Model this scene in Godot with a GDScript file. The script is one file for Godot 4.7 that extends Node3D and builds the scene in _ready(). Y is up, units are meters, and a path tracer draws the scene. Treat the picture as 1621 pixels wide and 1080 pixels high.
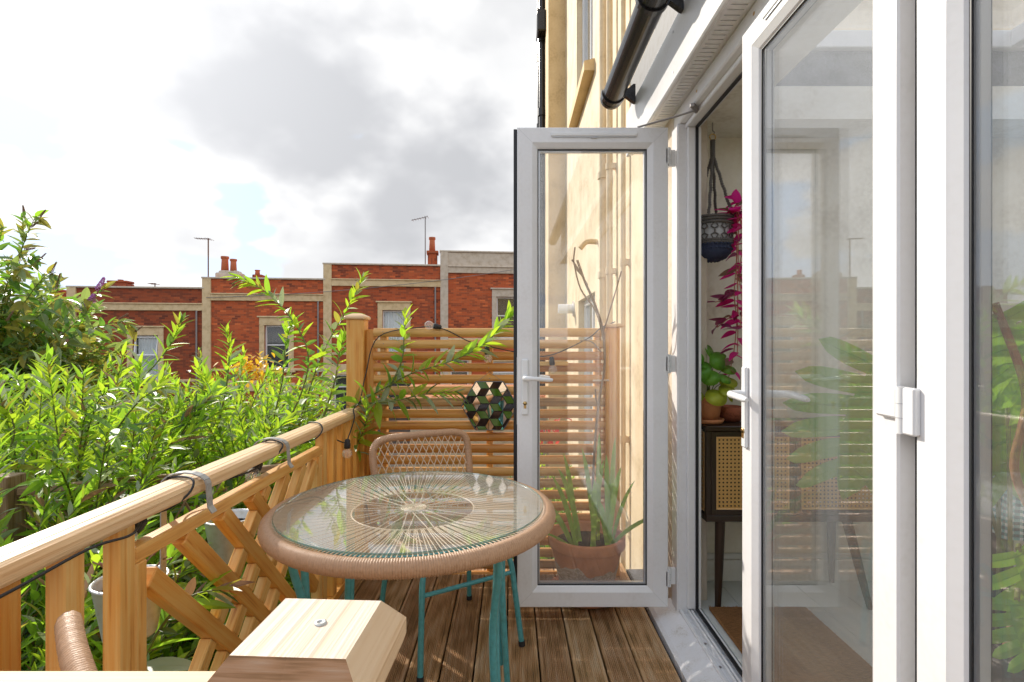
extends Node3D

const EYE := 1.23
var rng := RandomNumberGenerator.new()
var M := {}
var used := {}


func _ready() -> void:
	rng.seed = 4711
	make_camera()
	make_light()
	make_materials()
	build_ground()
	build_terrace()
	build_main_house()
	build_extension()
	build_room()
	build_deck()
	build_rail()
	build_fence()
	build_doors()
	build_furniture()
	build_deck_things()
	build_indoor_things()
	build_plants()


func make_camera() -> void:
	var cam := Camera3D.new()
	cam.name = "camera"
	cam.projection = Camera3D.PROJECTION_FRUSTUM
	cam.keep_aspect = Camera3D.KEEP_HEIGHT
	cam.near = 0.05
	cam.far = 400.0
	cam.size = 0.05 * 2.0 * 540.0 / 840.0
	cam.frustum_offset = Vector2(1.5 / 840.0, 2.5 / 840.0) * 0.05
	cam.position = Vector3(0, EYE, 0)
	add_child(cam)
	cam.current = true


func make_light() -> void:
	var env := Environment.new()
	env.background_mode = Environment.BG_SKY
	env.tonemap_mode = Environment.TONE_MAPPER_LINEAR
	env.tonemap_exposure = 1.8
	env.sdfgi_enabled = true
	env.ssao_enabled = true
	env.ssil_enabled = true
	var sky := Sky.new()
	var pan := PanoramaSkyMaterial.new()
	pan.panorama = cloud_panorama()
	sky.sky_material = pan
	env.sky = sky
	env.background_energy_multiplier = 1.0
	var we := WorldEnvironment.new()
	we.name = "world_environment"
	we.environment = env
	add_child(we)
	var sun := DirectionalLight3D.new()
	sun.name = "sun"
	sun.light_energy = 0.85
	sun.light_color = Color(1.0, 0.965, 0.91)
	sun.light_angular_distance = 0.5
	sun.shadow_enabled = true
	add_child(sun)
	sun.look_at_from_position(Vector3(-10, 8.2, -10.0), Vector3.ZERO, Vector3.UP)


func fbm(seed_value: int, freq: float, oct: int) -> FastNoiseLite:
	var n := FastNoiseLite.new()
	n.noise_type = FastNoiseLite.TYPE_SIMPLEX_SMOOTH
	n.seed = seed_value
	n.frequency = freq
	n.fractal_type = FastNoiseLite.FRACTAL_FBM
	n.fractal_octaves = oct
	n.fractal_gain = 0.5
	return n


func cloud_panorama() -> ImageTexture:
	# two sheets of broken cloud over a pale blue; thick parts have grey undersides and bright billowing edges
	var w := 2048
	var h := 1024
	var cover := fbm(11, 0.8, 6)
	var thick := fbm(29, 0.62, 5)
	var curl := fbm(53, 2.6, 6)
	cover.fractal_gain = 0.55
	thick.fractal_gain = 0.55
	var data := PackedFloat32Array()
	data.resize(w * h * 3)
	var to_sun := Vector3(-10, 8.2, -10.0).normalized()
	# the heavy cumulus banks over the terrace: direction, angular size, weight
	var banks := [
		[Vector3(-0.10, 0.34, -1), 0.135, 1.0], [Vector3(-0.21, 0.27, -1), 0.11, 0.8], [Vector3(-0.33, 0.39, -1), 0.14, 1.0], [Vector3(-0.45, 0.49, -1), 0.13, 0.9], [Vector3(-0.57, 0.60, -1), 0.11, 0.7],
		[Vector3(-0.02, 0.52, -1), 0.13, 0.35], [Vector3(-0.66, 0.22, -1), 0.09, 0.4], [Vector3(-0.3, 0.22, -1), 0.08, 0.6]]
	for b in banks:
		b[0] = b[0].normalized()
	# long flat openings low over the houses where blue shows
	var rifts := [[Vector3(-0.50, 0.285, -1), 0.085, 1.0], [Vector3(-0.43, 0.20, -1), 0.09, 0.9], [Vector3(-0.62, 0.165, -1), 0.10, 0.9], [Vector3(-0.82, 0.15, -1), 0.11, 1.0], [Vector3(-0.58, 0.37, -1), 0.06, 0.7], [Vector3(-0.78, 0.31, -1), 0.08, 0.7], [Vector3(-0.29, 0.60, -1), 0.07, 0.7], [Vector3(-0.95, 0.42, -1), 0.1, 0.7], [Vector3(-0.24, 0.17, -1), 0.06, 0.6]]
	for b in rifts:
		b[0] = b[0].normalized()
	for j in range(h):
		var up := (0.5 - (j + 0.5) / h) * PI
		var y := sin(up)
		var c := cos(up)
		for i in range(w):
			var k := (j * w + i) * 3
			if y < -0.02:
				data[k] = 0.20
				data[k + 1] = 0.20
				data[k + 2] = 0.18
				continue
			var a := (i + 0.5) / w * TAU
			var d := Vector3(sin(a) * c, y, -cos(a) * c)
			var f := 1.0 / (maxf(y, 0.0) + 0.17)
			var px := d.x * f
			var pz := d.z * f
			var cu := curl.get_noise_3d(d.x * 1.4, d.y * 2.2, d.z * 1.4)
			var n := cover.get_noise_3d(px * 1.5 + 0.35 * cu, pz * 1.5, 3.0)
			var t := thick.get_noise_3d(px * 1.7 + 7.0, pz * 1.7 + 0.3 * cu, 9.0)
			var m := n * 1.25 + 0.33 + 0.3 * cu
			var grey := smoothstep(-0.3, 0.45, t + 1.1 * cu) * 0.5
			var edge := 0.0
			if d.z < 0.0:
				var s := 0.0
				for b in banks:
					var q: float = d.distance_to(b[0]) / b[1]
					if q < 2.4:
						s = maxf(s, (1.6 - q + 1.1 * cu + 0.3 * n) * float(b[2]))
				var body := smoothstep(0.0, 0.75, s)
				grey = lerpf(grey, 0.15 + 0.80 * smoothstep(0.1, 1.25, s + 0.3 * t), body)
				edge = smoothstep(-0.22, 0.02, s) * (1.0 - smoothstep(0.02, 0.4, s))
				m += body * 0.7
				for b in rifts:
					var o: Vector3 = d - b[0]
					var q := Vector3(o.x * 0.75, o.y * 2.6, o.z * 0.75).length() / float(b[1])
					if q < 2.0:
						m -= clampf(1.15 - q + 1.9 * cu + 0.5 * n, 0.0, 1.2) * 0.8 * float(b[2]) * (1.0 - body)
			m = smoothstep(0.0, 0.30, m)
			var glow := pow(maxf(d.dot(to_sun), 0.0), 14.0)
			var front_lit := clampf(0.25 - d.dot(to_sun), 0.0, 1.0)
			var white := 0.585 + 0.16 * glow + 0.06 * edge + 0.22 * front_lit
			var gk := clampf(grey, 0.0, 1.0) * (1.0 - 0.2 * glow)
			var lum := white - 0.24 * gk
			var cr := lum * (1.0 - 0.035 * gk)
			var cg := lum * (1.0 - 0.02 * gk)
			var cb := lum * (1.0 + 0.025 * gk)
			var hz := exp(-maxf(y, 0.0) * 5.0)
			var br := 0.33 + 0.26 * hz + 0.22 * glow
			var bg := 0.46 + 0.17 * hz + 0.22 * glow
			var bb := 0.68 + 0.02 * hz + 0.16 * glow
			data[k] = lerpf(br, cr, m)
			data[k + 1] = lerpf(bg, cg, m)
			data[k + 2] = lerpf(bb, cb, m)
	var im := Image.create_from_data(w, h, false, Image.FORMAT_RGBF, data.to_byte_array())
	return ImageTexture.create_from_image(im)


# ---------------------------------------------------------------- nodes

func numbered(called: String) -> String:
	var n: int = used.get(called, 0)
	used[called] = n + 1
	return called if n == 0 else "%s_%03d" % [called, n]


func thing(called: String, label: String, category: String, at := Vector3.ZERO, turn := 0.0, group := "") -> Node3D:
	var o := Node3D.new()
	o.name = numbered(called)
	add_child(o)
	o.position = at
	o.rotation.y = turn
	o.set_meta("label", label)
	o.set_meta("category", category)
	if group != "":
		o.set_meta("group", group)
	return o


func inst(called: String, mesh: Mesh, mat: Material, parent: Node, xf := Transform3D()) -> MeshInstance3D:
	var o := MeshInstance3D.new()
	o.name = called
	o.mesh = mesh
	if mat:
		o.material_override = mat
	o.transform = xf
	parent.add_child(o, true)
	return o


func put(called: String, st: SurfaceTool, mat: Material, parent: Node, xf := Transform3D()) -> MeshInstance3D:
	return inst(called, st.commit(), mat, parent, xf)


func setting(called: String, st: SurfaceTool, mat: Material) -> MeshInstance3D:
	var o := put(numbered(called), st, mat, self)
	o.set_meta("kind", "structure")
	return o


func solo(called: String, label: String, category: String, st: SurfaceTool, mat: Material, group := "") -> MeshInstance3D:
	var o := put(numbered(called), st, mat, self)
	o.set_meta("label", label)
	o.set_meta("category", category)
	if group != "":
		o.set_meta("group", group)
	return o


func stuff(o: Node) -> Node:
	o.set_meta("kind", "stuff")
	return o


func mb() -> SurfaceTool:
	var st := SurfaceTool.new()
	st.begin(Mesh.PRIMITIVE_TRIANGLES)
	return st


# ---------------------------------------------------------------- shapes

func vert(st: SurfaceTool, p: Vector3, n: Vector3, uv: Vector2) -> void:
	st.set_normal(n)
	st.set_uv(uv)
	st.add_vertex(p)


func tri(st: SurfaceTool, p: Array, n: Array, uv: Array, out: Vector3) -> void:
	var o := [0, 1, 2]
	if (p[1] - p[0]).cross(p[2] - p[0]).dot(out) > 0.0:
		o = [0, 2, 1]
	for i in o:
		vert(st, p[i], n[i], uv[i])


func face(st: SurfaceTool, p: Array, uv: Array, out: Vector3) -> void:
	var n: Vector3 = (p[1] - p[0]).cross(p[2] - p[0]).normalized()
	if n.dot(out) < 0.0:
		n = -n
	for i in range(1, p.size() - 1):
		tri(st, [p[0], p[i], p[i + 1]], [n, n, n], [uv[0], uv[i], uv[i + 1]], n)


func uv_of(p: Vector3, n: Vector3, g: int, off: Vector2) -> Vector2:
	var a := (g + 1) % 3
	var b := (g + 2) % 3
	if absf(n[g]) > 0.9:
		return Vector2(p[a] * 0.3, p[b]) + off
	return Vector2(p[g], p[a] + p[b]) + off


# a box with chamfered edges; the grain (u) runs along its longest side
func bx(st: SurfaceTool, c: Vector3, s: Vector3, bev := 0.0, b := Basis(), grain := -1) -> void:
	var h := s * 0.5
	var g := grain
	if g < 0:
		g = 0
		if s.y > s[g]:
			g = 1
		if s.z > s[g]:
			g = 2
	var off := Vector2(rng.randf() * 7.0, rng.randf() * 7.0)
	var e := minf(bev, minf(h.x, minf(h.y, h.z)) * 0.9)
	for ax in range(3):
		var a1 := (ax + 1) % 3
		var a2 := (ax + 2) % 3
		for sg in [-1.0, 1.0]:
			var n := Vector3.ZERO
			n[ax] = sg
			var ps := []
			var us := []
			for q in [[-1, -1], [1, -1], [1, 1], [-1, 1]]:
				var p := Vector3.ZERO
				p[ax] = sg * h[ax]
				p[a1] = q[0] * (h[a1] - e)
				p[a2] = q[1] * (h[a2] - e)
				us.append(uv_of(p, n, g, off))
				ps.append(c + b * p)
			face(st, ps, us, b * n)
	if e <= 0.0:
		return
	for ax in range(3):
		var a1 := (ax + 1) % 3
		var a2 := (ax + 2) % 3
		for s1 in [-1.0, 1.0]:
			for s2 in [-1.0, 1.0]:
				var n := Vector3.ZERO
				n[a1] = s1
				n[a2] = s2
				n = n.normalized()
				var ps := []
				var us := []
				for q in [[-1, 0], [1, 0], [1, 1], [-1, 1]]:
					var p := Vector3.ZERO
					p[ax] = q[0] * (h[ax] - e)
					p[a1] = s1 * (h[a1] - (e if q[1] == 1 else 0.0))
					p[a2] = s2 * (h[a2] - (0.0 if q[1] == 1 else e))
					us.append(uv_of(p, n, g, off))
					ps.append(c + b * p)
				face(st, ps, us, b * n)
	for sx in [-1.0, 1.0]:
		for sy in [-1.0, 1.0]:
			for sz in [-1.0, 1.0]:
				var sv := Vector3(sx, sy, sz)
				var ps := []
				var us := []
				for q in range(3):
					var p := Vector3(sx * (h.x - e), sy * (h.y - e), sz * (h.z - e))
					p[q] += sv[q] * e
					ps.append(c + b * p)
					us.append(uv_of(p, sv.normalized(), g, off))
				face(st, ps, us, b * sv)


# box from limits: x0..x1, y0..y1, depth d0..d1 (metres in front of the eye)
func bd(st: SurfaceTool, x0: float, x1: float, y0: float, y1: float, d0: float, d1: float, bev := 0.0, grain := -1) -> void:
	bx(st, Vector3((x0 + x1) / 2, (y0 + y1) / 2, -(d0 + d1) / 2), Vector3(absf(x1 - x0), absf(y1 - y0), absf(d1 - d0)), bev, Basis(), grain)


# a bar between two points with a rectangular section
func bar(st: SurfaceTool, a: Vector3, z: Vector3, w: float, t: float, bev := 0.0, up := Vector3.UP) -> void:
	var d := (z - a).normalized()
	var s := d.cross(up).normalized()
	if s.length() < 0.5:
		s = d.cross(Vector3.RIGHT).normalized()
	var u := s.cross(d).normalized()
	bx(st, (a + z) / 2, Vector3((z - a).length(), w, t), bev, Basis(d, u, s), 0)


func tube(st: SurfaceTool, pts: Array, r, seg := 8, caps := true, closed := false) -> void:
	var n := pts.size()
	var tan := []
	for i in range(n):
		var a: Vector3 = pts[(i - 1 + n) % n] if closed else pts[maxi(i - 1, 0)]
		var b: Vector3 = pts[(i + 1) % n] if closed else pts[mini(i + 1, n - 1)]
		tan.append((b - a).normalized())
	var side: Vector3 = tan[0].cross(Vector3.UP)
	if side.length() < 0.1:
		side = tan[0].cross(Vector3.RIGHT)
	side = side.normalized()
	var ring := []
	var nrm := []
	var run := 0.0
	var us := []
	for i in range(n):
		side = (side - tan[i] * side.dot(tan[i])).normalized()
		var up: Vector3 = side.cross(tan[i]).normalized()
		var rad: float = r[i] if r is Array else r
		var row := []
		var nr := []
		var lean := Vector3.ZERO
		if r is Array:
			var ia := (i - 1 + n) % n if closed else maxi(i - 1, 0)
			var ib := (i + 1) % n if closed else mini(i + 1, n - 1)
			lean = tan[i] * ((r[ib] - r[ia]) / maxf(pts[ib].distance_to(pts[ia]), 1e-5))
		for k in range(seg):
			var a := TAU * k / seg
			var v := side * cos(a) + up * sin(a)
			row.append(pts[i] + v * rad)
			nr.append((v - lean).normalized())
		ring.append(row)
		nrm.append(nr)
		if i > 0:
			run += (pts[i] - pts[i - 1]).length()
		us.append(run)
	var last := n if closed else n - 1
	for i in range(last):
		var j := (i + 1) % n
		var uj: float = us[j] if j > 0 else run + (pts[0] - pts[n - 1]).length()
		for k in range(seg):
			var l := (k + 1) % seg
			var v0 := float(k) / seg * 0.1
			var v1 := float(k + 1) / seg * 0.1
			var o: Vector3 = nrm[i][k] + nrm[i][l]
			tri(st, [ring[i][k], ring[j][k], ring[j][l]], [nrm[i][k], nrm[j][k], nrm[j][l]], [Vector2(us[i], v0), Vector2(uj, v0), Vector2(uj, v1)], o)
			tri(st, [ring[i][k], ring[j][l], ring[i][l]], [nrm[i][k], nrm[j][l], nrm[i][l]], [Vector2(us[i], v0), Vector2(uj, v1), Vector2(us[i], v1)], o)
	if caps and not closed:
		var ua := []
		for k in range(seg):
			ua.append(Vector2(k * 0.01, 0))
		face(st, ring[0], ua, -tan[0])
		face(st, ring[n - 1], ua, tan[n - 1])


# turned shape: profile of (radius, height); points listed twice make a crease
func lathe(st: SurfaceTool, prof: Array, seg := 32, at := Vector3.ZERO, b := Basis()) -> void:
	var n := prof.size()
	var run := 0.0
	var centre := Vector2(0, 0)
	for i in range(n - 1):
		var p: Vector2 = prof[i]
		var q: Vector2 = prof[i + 1]
		if p.distance_to(q) < 1e-6:
			continue
		var e := (q - p).normalized()
		var nn := Vector2(e.y, -e.x)
		var n0 := nn
		var n1 := nn
		if i > 0 and p.distance_to(prof[i - 1]) > 1e-6:
			var e0: Vector2 = (p - prof[i - 1]).normalized()
			n0 = (nn + Vector2(e0.y, -e0.x)).normalized()
		if i < n - 2 and q.distance_to(prof[i + 2]) > 1e-6:
			var e1: Vector2 = (prof[i + 2] - q).normalized()
			n1 = (nn + Vector2(e1.y, -e1.x)).normalized()
		var v1 := run + p.distance_to(q)
		for k in range(seg):
			var a := TAU * k / seg
			var c := TAU * (k + 1) / seg
			var da := Vector3(cos(a), 0, sin(a))
			var dc := Vector3(cos(c), 0, sin(c))
			var P := [at + b * (da * p.x + Vector3.UP * p.y), at + b * (dc * p.x + Vector3.UP * p.y), at + b * (dc * q.x + Vector3.UP * q.y), at + b * (da * q.x + Vector3.UP * q.y)]
			var N := [b * (da * n0.x + Vector3.UP * n0.y), b * (dc * n0.x + Vector3.UP * n0.y), b * (dc * n1.x + Vector3.UP * n1.y), b * (da * n1.x + Vector3.UP * n1.y)]
			var U := [Vector2(a * 0.16, run), Vector2(c * 0.16, run), Vector2(c * 0.16, v1), Vector2(a * 0.16, v1)]
			var o: Vector3 = b * ((da + dc) * nn.x * 0.5 + Vector3.UP * nn.y)
			if p.x > 1e-5:
				tri(st, [P[0], P[1], P[2]], [N[0], N[1], N[2]], [U[0], U[1], U[2]], o)
			if q.x > 1e-5:
				tri(st, [P[0], P[2], P[3]], [N[0], N[2], N[3]], [U[0], U[2], U[3]], o)
		run = v1


# polygon (in two axes of basis b) pushed along b.z from 0 to depth
func prism(st: SurfaceTool, poly: Array, depth: float, at := Vector3.ZERO, b := Basis()) -> void:
	var pk := PackedVector2Array(poly)
	var idx := Geometry2D.triangulate_polygon(pk)
	var off := Vector2(rng.randf() * 5.0, rng.randf() * 5.0)
	for zz in [0.0, depth]:
		var o: Vector3 = b.z * (1.0 if zz > 0.0 else -1.0) * (1.0 if depth > 0.0 else -1.0)
		if zz == 0.0:
			o = -b.z * signf(depth)
		for i in range(0, idx.size(), 3):
			var ps := []
			var us := []
			for k in range(3):
				var p := pk[idx[i + k]]
				ps.append(at + b * Vector3(p.x, p.y, zz))
				us.append(p + off)
			tri(st, ps, [o, o, o], us, o)
	var area := 0.0
	for i in range(pk.size()):
		area += pk[i].cross(pk[(i + 1) % pk.size()])
	var run := 0.0
	for i in range(pk.size()):
		var p := pk[i]
		var q := pk[(i + 1) % pk.size()]
		var e := (q - p)
		var n2 := Vector2(e.y, -e.x).normalized() * signf(area)
		var l := e.length()
		face(st, [at + b * Vector3(p.x, p.y, 0), at + b * Vector3(q.x, q.y, 0), at + b * Vector3(q.x, q.y, depth), at + b * Vector3(p.x, p.y, depth)],
			[Vector2(0, run) + off, Vector2(0, run + l) + off, Vector2(depth, run + l) + off, Vector2(depth, run) + off], b * Vector3(n2.x, n2.y, 0))
		run += l


func bez(a: Vector3, b: Vector3, c: Vector3, n: int) -> Array:
	var r := []
	for i in range(n + 1):
		var t := float(i) / n
		r.append(a.lerp(b, t).lerp(b.lerp(c, t), t))
	return r


func spline(pts: Array, per := 6) -> Array:
	var r := []
	var n := pts.size()
	for i in range(n - 1):
		var p0: Vector3 = pts[maxi(i - 1, 0)]
		var p1: Vector3 = pts[i]
		var p2: Vector3 = pts[i + 1]
		var p3: Vector3 = pts[mini(i + 2, n - 1)]
		for k in range(per):
			r.append(p1.cubic_interpolate(p2, p0, p3, float(k) / per))
	r.append(pts[n - 1])
	return r


func at(x: float, y: float, d: float) -> Vector3:
	return Vector3(x, y, -d)


# wall face in the local xy plane (front towards +z) with rectangular holes, holes get reveals of the given depth
func holed_wall(st: SurfaceTool, x0: float, x1: float, y0: float, y1: float, holes: Array, z: float, depth: float, inward := -1.0) -> void:
	var xs := [x0, x1]
	var ys := [y0, y1]
	for r in holes:
		xs.append_array([r[0], r[1]])
		ys.append_array([r[2], r[3]])
	xs.sort()
	ys.sort()
	for i in range(xs.size() - 1):
		if xs[i + 1] - xs[i] < 1e-5:
			continue
		for j in range(ys.size() - 1):
			if ys[j + 1] - ys[j] < 1e-5:
				continue
			var cx: float = (xs[i] + xs[i + 1]) / 2
			var cy: float = (ys[j] + ys[j + 1]) / 2
			var open := false
			for r in holes:
				if cx > r[0] and cx < r[1] and cy > r[2] and cy < r[3]:
					open = true
			if open:
				continue
			var a := Vector2(xs[i], ys[j])
			var b := Vector2(xs[i + 1], ys[j + 1])
			face(st, [Vector3(a.x, a.y, z), Vector3(b.x, a.y, z), Vector3(b.x, b.y, z), Vector3(a.x, b.y, z)], [a, Vector2(b.x, a.y), b, Vector2(a.x, b.y)], Vector3(0, 0, -inward))
	for r in holes:
		var zi := z + inward * depth
		var c := Vector3((r[0] + r[1]) / 2, (r[2] + r[3]) / 2, (z + zi) / 2)
		for s in [[r[0], r[2], r[1], r[2]], [r[0], r[3], r[1], r[3]], [r[0], r[2], r[0], r[3]], [r[1], r[2], r[1], r[3]]]:
			var p := Vector3(s[0], s[1], z)
			var q := Vector3(s[2], s[3], z)
			var p2 := Vector3(s[0], s[1], zi)
			var q2 := Vector3(s[2], s[3], zi)
			face(st, [p, q, q2, p2], [Vector2(p.x, p.y), Vector2(q.x, q.y), Vector2(q.x + depth, q.y + depth), Vector2(p.x + depth, p.y + depth)], c - (p + q2) / 2)


# ---------------------------------------------------------------- materials

func lin(r: float, g: float, b: float, a := 1.0) -> Color:
	var c := Color(r, g, b).linear_to_srgb()
	c.a = a
	return c


func mat(called: String, r: float, g: float, b: float, rough := 0.6, metal := 0.0) -> StandardMaterial3D:
	var m := StandardMaterial3D.new()
	m.resource_name = called
	m.albedo_color = lin(r, g, b)
	m.roughness = rough
	m.metallic = metal
	M[called] = m
	return m


func noise_bytes(sd: int, freq: float, oct: int, w: int, h: int, stretch_x := 1) -> PackedByteArray:
	var n := fbm(sd, freq, oct)
	var im := n.get_seamless_image(w / stretch_x, h)
	if stretch_x > 1:
		im.resize(w, h, Image.INTERPOLATE_CUBIC)
	im.convert(Image.FORMAT_L8)
	return im.get_data()


# picture from weighted noise layers, mapped through a ramp of colours (sRGB)
func ramp_tex(layers: Array, w: int, h: int, offs: Array, cols: Array) -> ImageTexture:
	var g := Gradient.new()
	g.offsets = PackedFloat32Array(offs)
	g.colors = PackedColorArray(cols)
	var lut := PackedByteArray()
	for i in range(256):
		var c := g.sample(i / 255.0)
		lut.append_array([c.r8, c.g8, c.b8])
	var acc := PackedFloat32Array()
	acc.resize(w * h)
	for l in layers:
		var d: PackedByteArray = l[0]
		var k: float = l[1]
		for i in range(w * h):
			acc[i] += d[i] * k
	var out := PackedByteArray()
	out.resize(w * h * 3)
	for i in range(w * h):
		var v := clampi(int(acc[i]), 0, 255) * 3
		out[i * 3] = lut[v]
		out[i * 3 + 1] = lut[v + 1]
		out[i * 3 + 2] = lut[v + 2]
	return ImageTexture.create_from_image(Image.create_from_data(w, h, false, Image.FORMAT_RGB8, out))


func textured(m: StandardMaterial3D, t: Texture2D, sx: float, sy: float, bump: Texture2D = null, depth := 0.0, tri_planar := false) -> void:
	m.albedo_texture = t
	m.uv1_scale = Vector3(sx, sy, sx if tri_planar else 1.0)
	m.uv1_triplanar = tri_planar
	m.uv1_world_triplanar = tri_planar
	if bump:
		m.heightmap_enabled = true
		m.heightmap_texture = bump
		m.heightmap_scale = depth


func brick_tex() -> Array:
	var w := 1024
	var h := 512
	var im := Image.create(w, h, false, Image.FORMAT_RGB8)
	var hm := Image.create(w, h, false, Image.FORMAT_L8)
	im.fill(Color(0.70, 0.46, 0.34))
	hm.fill(Color(0.35, 0.35, 0.35))
	var big := fbm(77, 0.012, 3)
	var courses := 30
	var bricks := 10
	var bw := float(w) / bricks
	var bh := float(h) / courses
	for j in range(courses):
		for i in range(bricks + 1):
			var x := int((i - (0.5 if j % 2 else 0.0)) * bw)
			var y := int(j * bh)
			var t := rng.randf()
			var c := Color(0.79, 0.41, 0.24).lerp(Color(0.73, 0.355, 0.205), t)
			var soot := clampf(big.get_noise_2d(x, y * 2.0) * 1.4 + 0.05, 0.0, 0.38)
			if rng.randf() < 0.07:
				c = Color(0.86, 0.46, 0.27)
			if rng.randf() < 0.05:
				c = c.lerp(Color(0.40, 0.20, 0.15), 0.55)
			c = c.lerp(Color(0.40, 0.24, 0.20), soot)
			var r := Rect2i(x + 2, y + 1, int(bw) - 3, int(bh) - 1)
			im.fill_rect(r, c)
			hm.fill_rect(r, Color(0.8, 0.8, 0.8))
	return [ImageTexture.create_from_image(im), ImageTexture.create_from_image(hm)]


func make_materials() -> void:
	var W := Color(1, 1, 1)
	# pine: broad grain, fine streaks, some darker bands
	var g1 := noise_bytes(1, 0.018, 4, 512, 512, 16)
	var g2 := noise_bytes(2, 0.07, 3, 512, 512, 8)
	var g3 := noise_bytes(3, 0.008, 2, 512, 512)
	var knots := PackedByteArray()
	knots.resize(512 * 512)
	knots.fill(200)
	for q in [[70, 120, 9.0], [300, 60, 6.0], [420, 300, 10.0], [180, 380, 7.0], [350, 450, 5.0], [30, 260, 6.0]]:
		for y in range(-40, 41):
			for x in range(-90, 91):
				var e := Vector2(x / 2.6, y).length() / float(q[2])
				var v := 200.0 - 190.0 * exp(-e * e) - 70.0 * exp(-e * e / 9.0) * (0.5 + 0.5 * cos(e * 5.0))
				var k := posmod(int(q[1]) + y, 512) * 512 + posmod(int(q[0]) + x, 512)
				knots[k] = mini(knots[k], clampi(int(v), 0, 255))
	var pine := ramp_tex([[g1, 0.30], [g2, 0.22], [g3, 0.2], [knots, 0.33]], 512, 512, [0.1, 0.36, 0.52, 0.72], [Color(0.50, 0.30, 0.18), Color(0.84, 0.69, 0.53), Color(0.97, 0.88, 0.74), W])
	var pine_h := ramp_tex([[g1, 0.5], [g2, 0.5]], 512, 512, [0.0, 1.0], [Color.BLACK, W])
	var weather := ramp_tex([[g1, 0.4], [g2, 0.35], [g3, 0.45]], 512, 512, [0.15, 0.4, 0.6, 0.9], [Color(0.45, 0.42, 0.34), Color(0.74, 0.66, 0.52), Color(0.92, 0.84, 0.74), W])
	var faint_pine := ramp_tex([[g1, 0.36], [g2, 0.25], [g3, 0.2], [knots, 0.22]], 512, 512, [0.1, 0.36, 0.55, 0.75], [Color(0.66, 0.52, 0.42), Color(0.93, 0.87, 0.80), Color(0.98, 0.96, 0.93), W])
	textured(mat("stained_pine", 0.75, 0.415, 0.11, 0.42), pine, 1.0, 4.0, pine_h, 0.12)
	textured(mat("stained_pine_pale", 0.80, 0.51, 0.18, 0.45), pine, 1.0, 4.0, pine_h, 0.12)
	textured(mat("stained_pine_deep", 0.66, 0.335, 0.072, 0.42), pine, 1.1, 4.0, pine_h, 0.12)
	textured(mat("raw_pine", 0.78, 0.67, 0.56, 0.6), faint_pine, 0.6, 5.0, pine_h, 0.1)
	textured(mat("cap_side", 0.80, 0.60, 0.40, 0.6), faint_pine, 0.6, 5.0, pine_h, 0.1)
	textured(mat("end_grain", 0.52, 0.33, 0.21, 0.7), weather, 3.0, 9.0, pine_h, 0.1)
	textured(mat("weathered_handrail", 0.78, 0.55, 0.32, 0.36), faint_pine, 0.8, 5.0, pine_h, 0.15)
	for v in [["deck_board", 0.52, 0.37, 0.225], ["deck_board_dark", 0.43, 0.30, 0.185], ["deck_board_grey", 0.52, 0.40, 0.26]]:
		textured(mat(v[0], v[1], v[2], v[3], 0.5), weather, 0.9, 3.0, pine_h, 0.1)
	textured(mat("fence_slat", 0.64, 0.335, 0.085, 0.45), pine, 0.8, 6.0, pine_h, 0.1)
	textured(mat("fence_slat_pale", 0.68, 0.39, 0.125, 0.45), faint_pine, 0.8, 5.0, pine_h, 0.1)
	textured(mat("grey_fence_wood", 0.34, 0.26, 0.19, 0.8), weather, 1.0, 4.0)
	textured(mat("dark_wood", 0.035, 0.02, 0.013, 0.35), pine, 1.0, 4.0)
	textured(mat("fence_slat_deep", 0.56, 0.265, 0.06, 0.45), pine, 0.9, 6.0, pine_h, 0.1)
	textured(mat("fence_slat_grey", 0.62, 0.42, 0.22, 0.55), weather, 0.9, 5.0, pine_h, 0.1)
	# masonry
	var bt := brick_tex()
	textured(mat("brick", 0.84, 0.76, 0.70, 0.85), bt[0], 1.0 / 2.25, -1.0 / 2.25, bt[1], 0.2)
	textured(mat("brick_bright", 0.98, 0.90, 0.78, 0.85), bt[0], 1.0 / 2.25, -1.0 / 2.25, bt[1], 0.2)
	textured(mat("brick_dark", 0.60, 0.56, 0.54, 0.85), bt[0], 1.0 / 2.25, -1.0 / 2.25, bt[1], 0.2)
	var p1 := noise_bytes(21, 0.012, 5, 512, 512)
	var p2 := noise_bytes(22, 0.12, 3, 512, 512)
	var soft := ramp_tex([[p1, 0.7], [p2, 0.3]], 512, 512, [0.1, 0.45, 0.8], [Color(0.84, 0.81, 0.76), Color(0.96, 0.95, 0.93), W])
	var patch := ramp_tex([[p1, 0.85], [p2, 0.2]], 512, 512, [0.2, 0.42, 0.6], [Color(0.60, 0.53, 0.45), Color(0.88, 0.84, 0.78), W])
	var fine := ramp_tex([[p2, 1.0]], 512, 512, [0.0, 1.0], [Color.BLACK, W])
	var mott := ramp_tex([[p1, 0.6], [p2, 0.5]], 512, 512, [0.2, 0.5, 0.8], [Color(0.55, 0.50, 0.44), Color(0.85, 0.82, 0.78), W])
	textured(mat("cream_paint", 0.78, 0.59, 0.33, 0.75), soft, 0.4, 0.4, fine, 0.1, true)
	textured(mat("cream_paint_sunlit", 0.84, 0.70, 0.49, 0.75), soft, 0.4, 0.4, fine, 0.1, true)  # same cream paint, sunlight on the wall put into the colour
	textured(mat("cream_stone", 0.78, 0.60, 0.36, 0.8), soft, 0.5, 0.5, fine, 0.2, true)
	textured(mat("peeling_render", 0.66, 0.57, 0.47, 0.85), soft, 0.6, 0.6, fine, 0.2, true)
	textured(mat("wall_paint", 0.86, 0.81, 0.69, 0.85), soft, 0.5, 0.5, null, 0.0, true)
	textured(mat("skirting_white", 0.76, 0.75, 0.72, 0.5), soft, 0.5, 0.5, null, 0.0, true)
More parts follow.
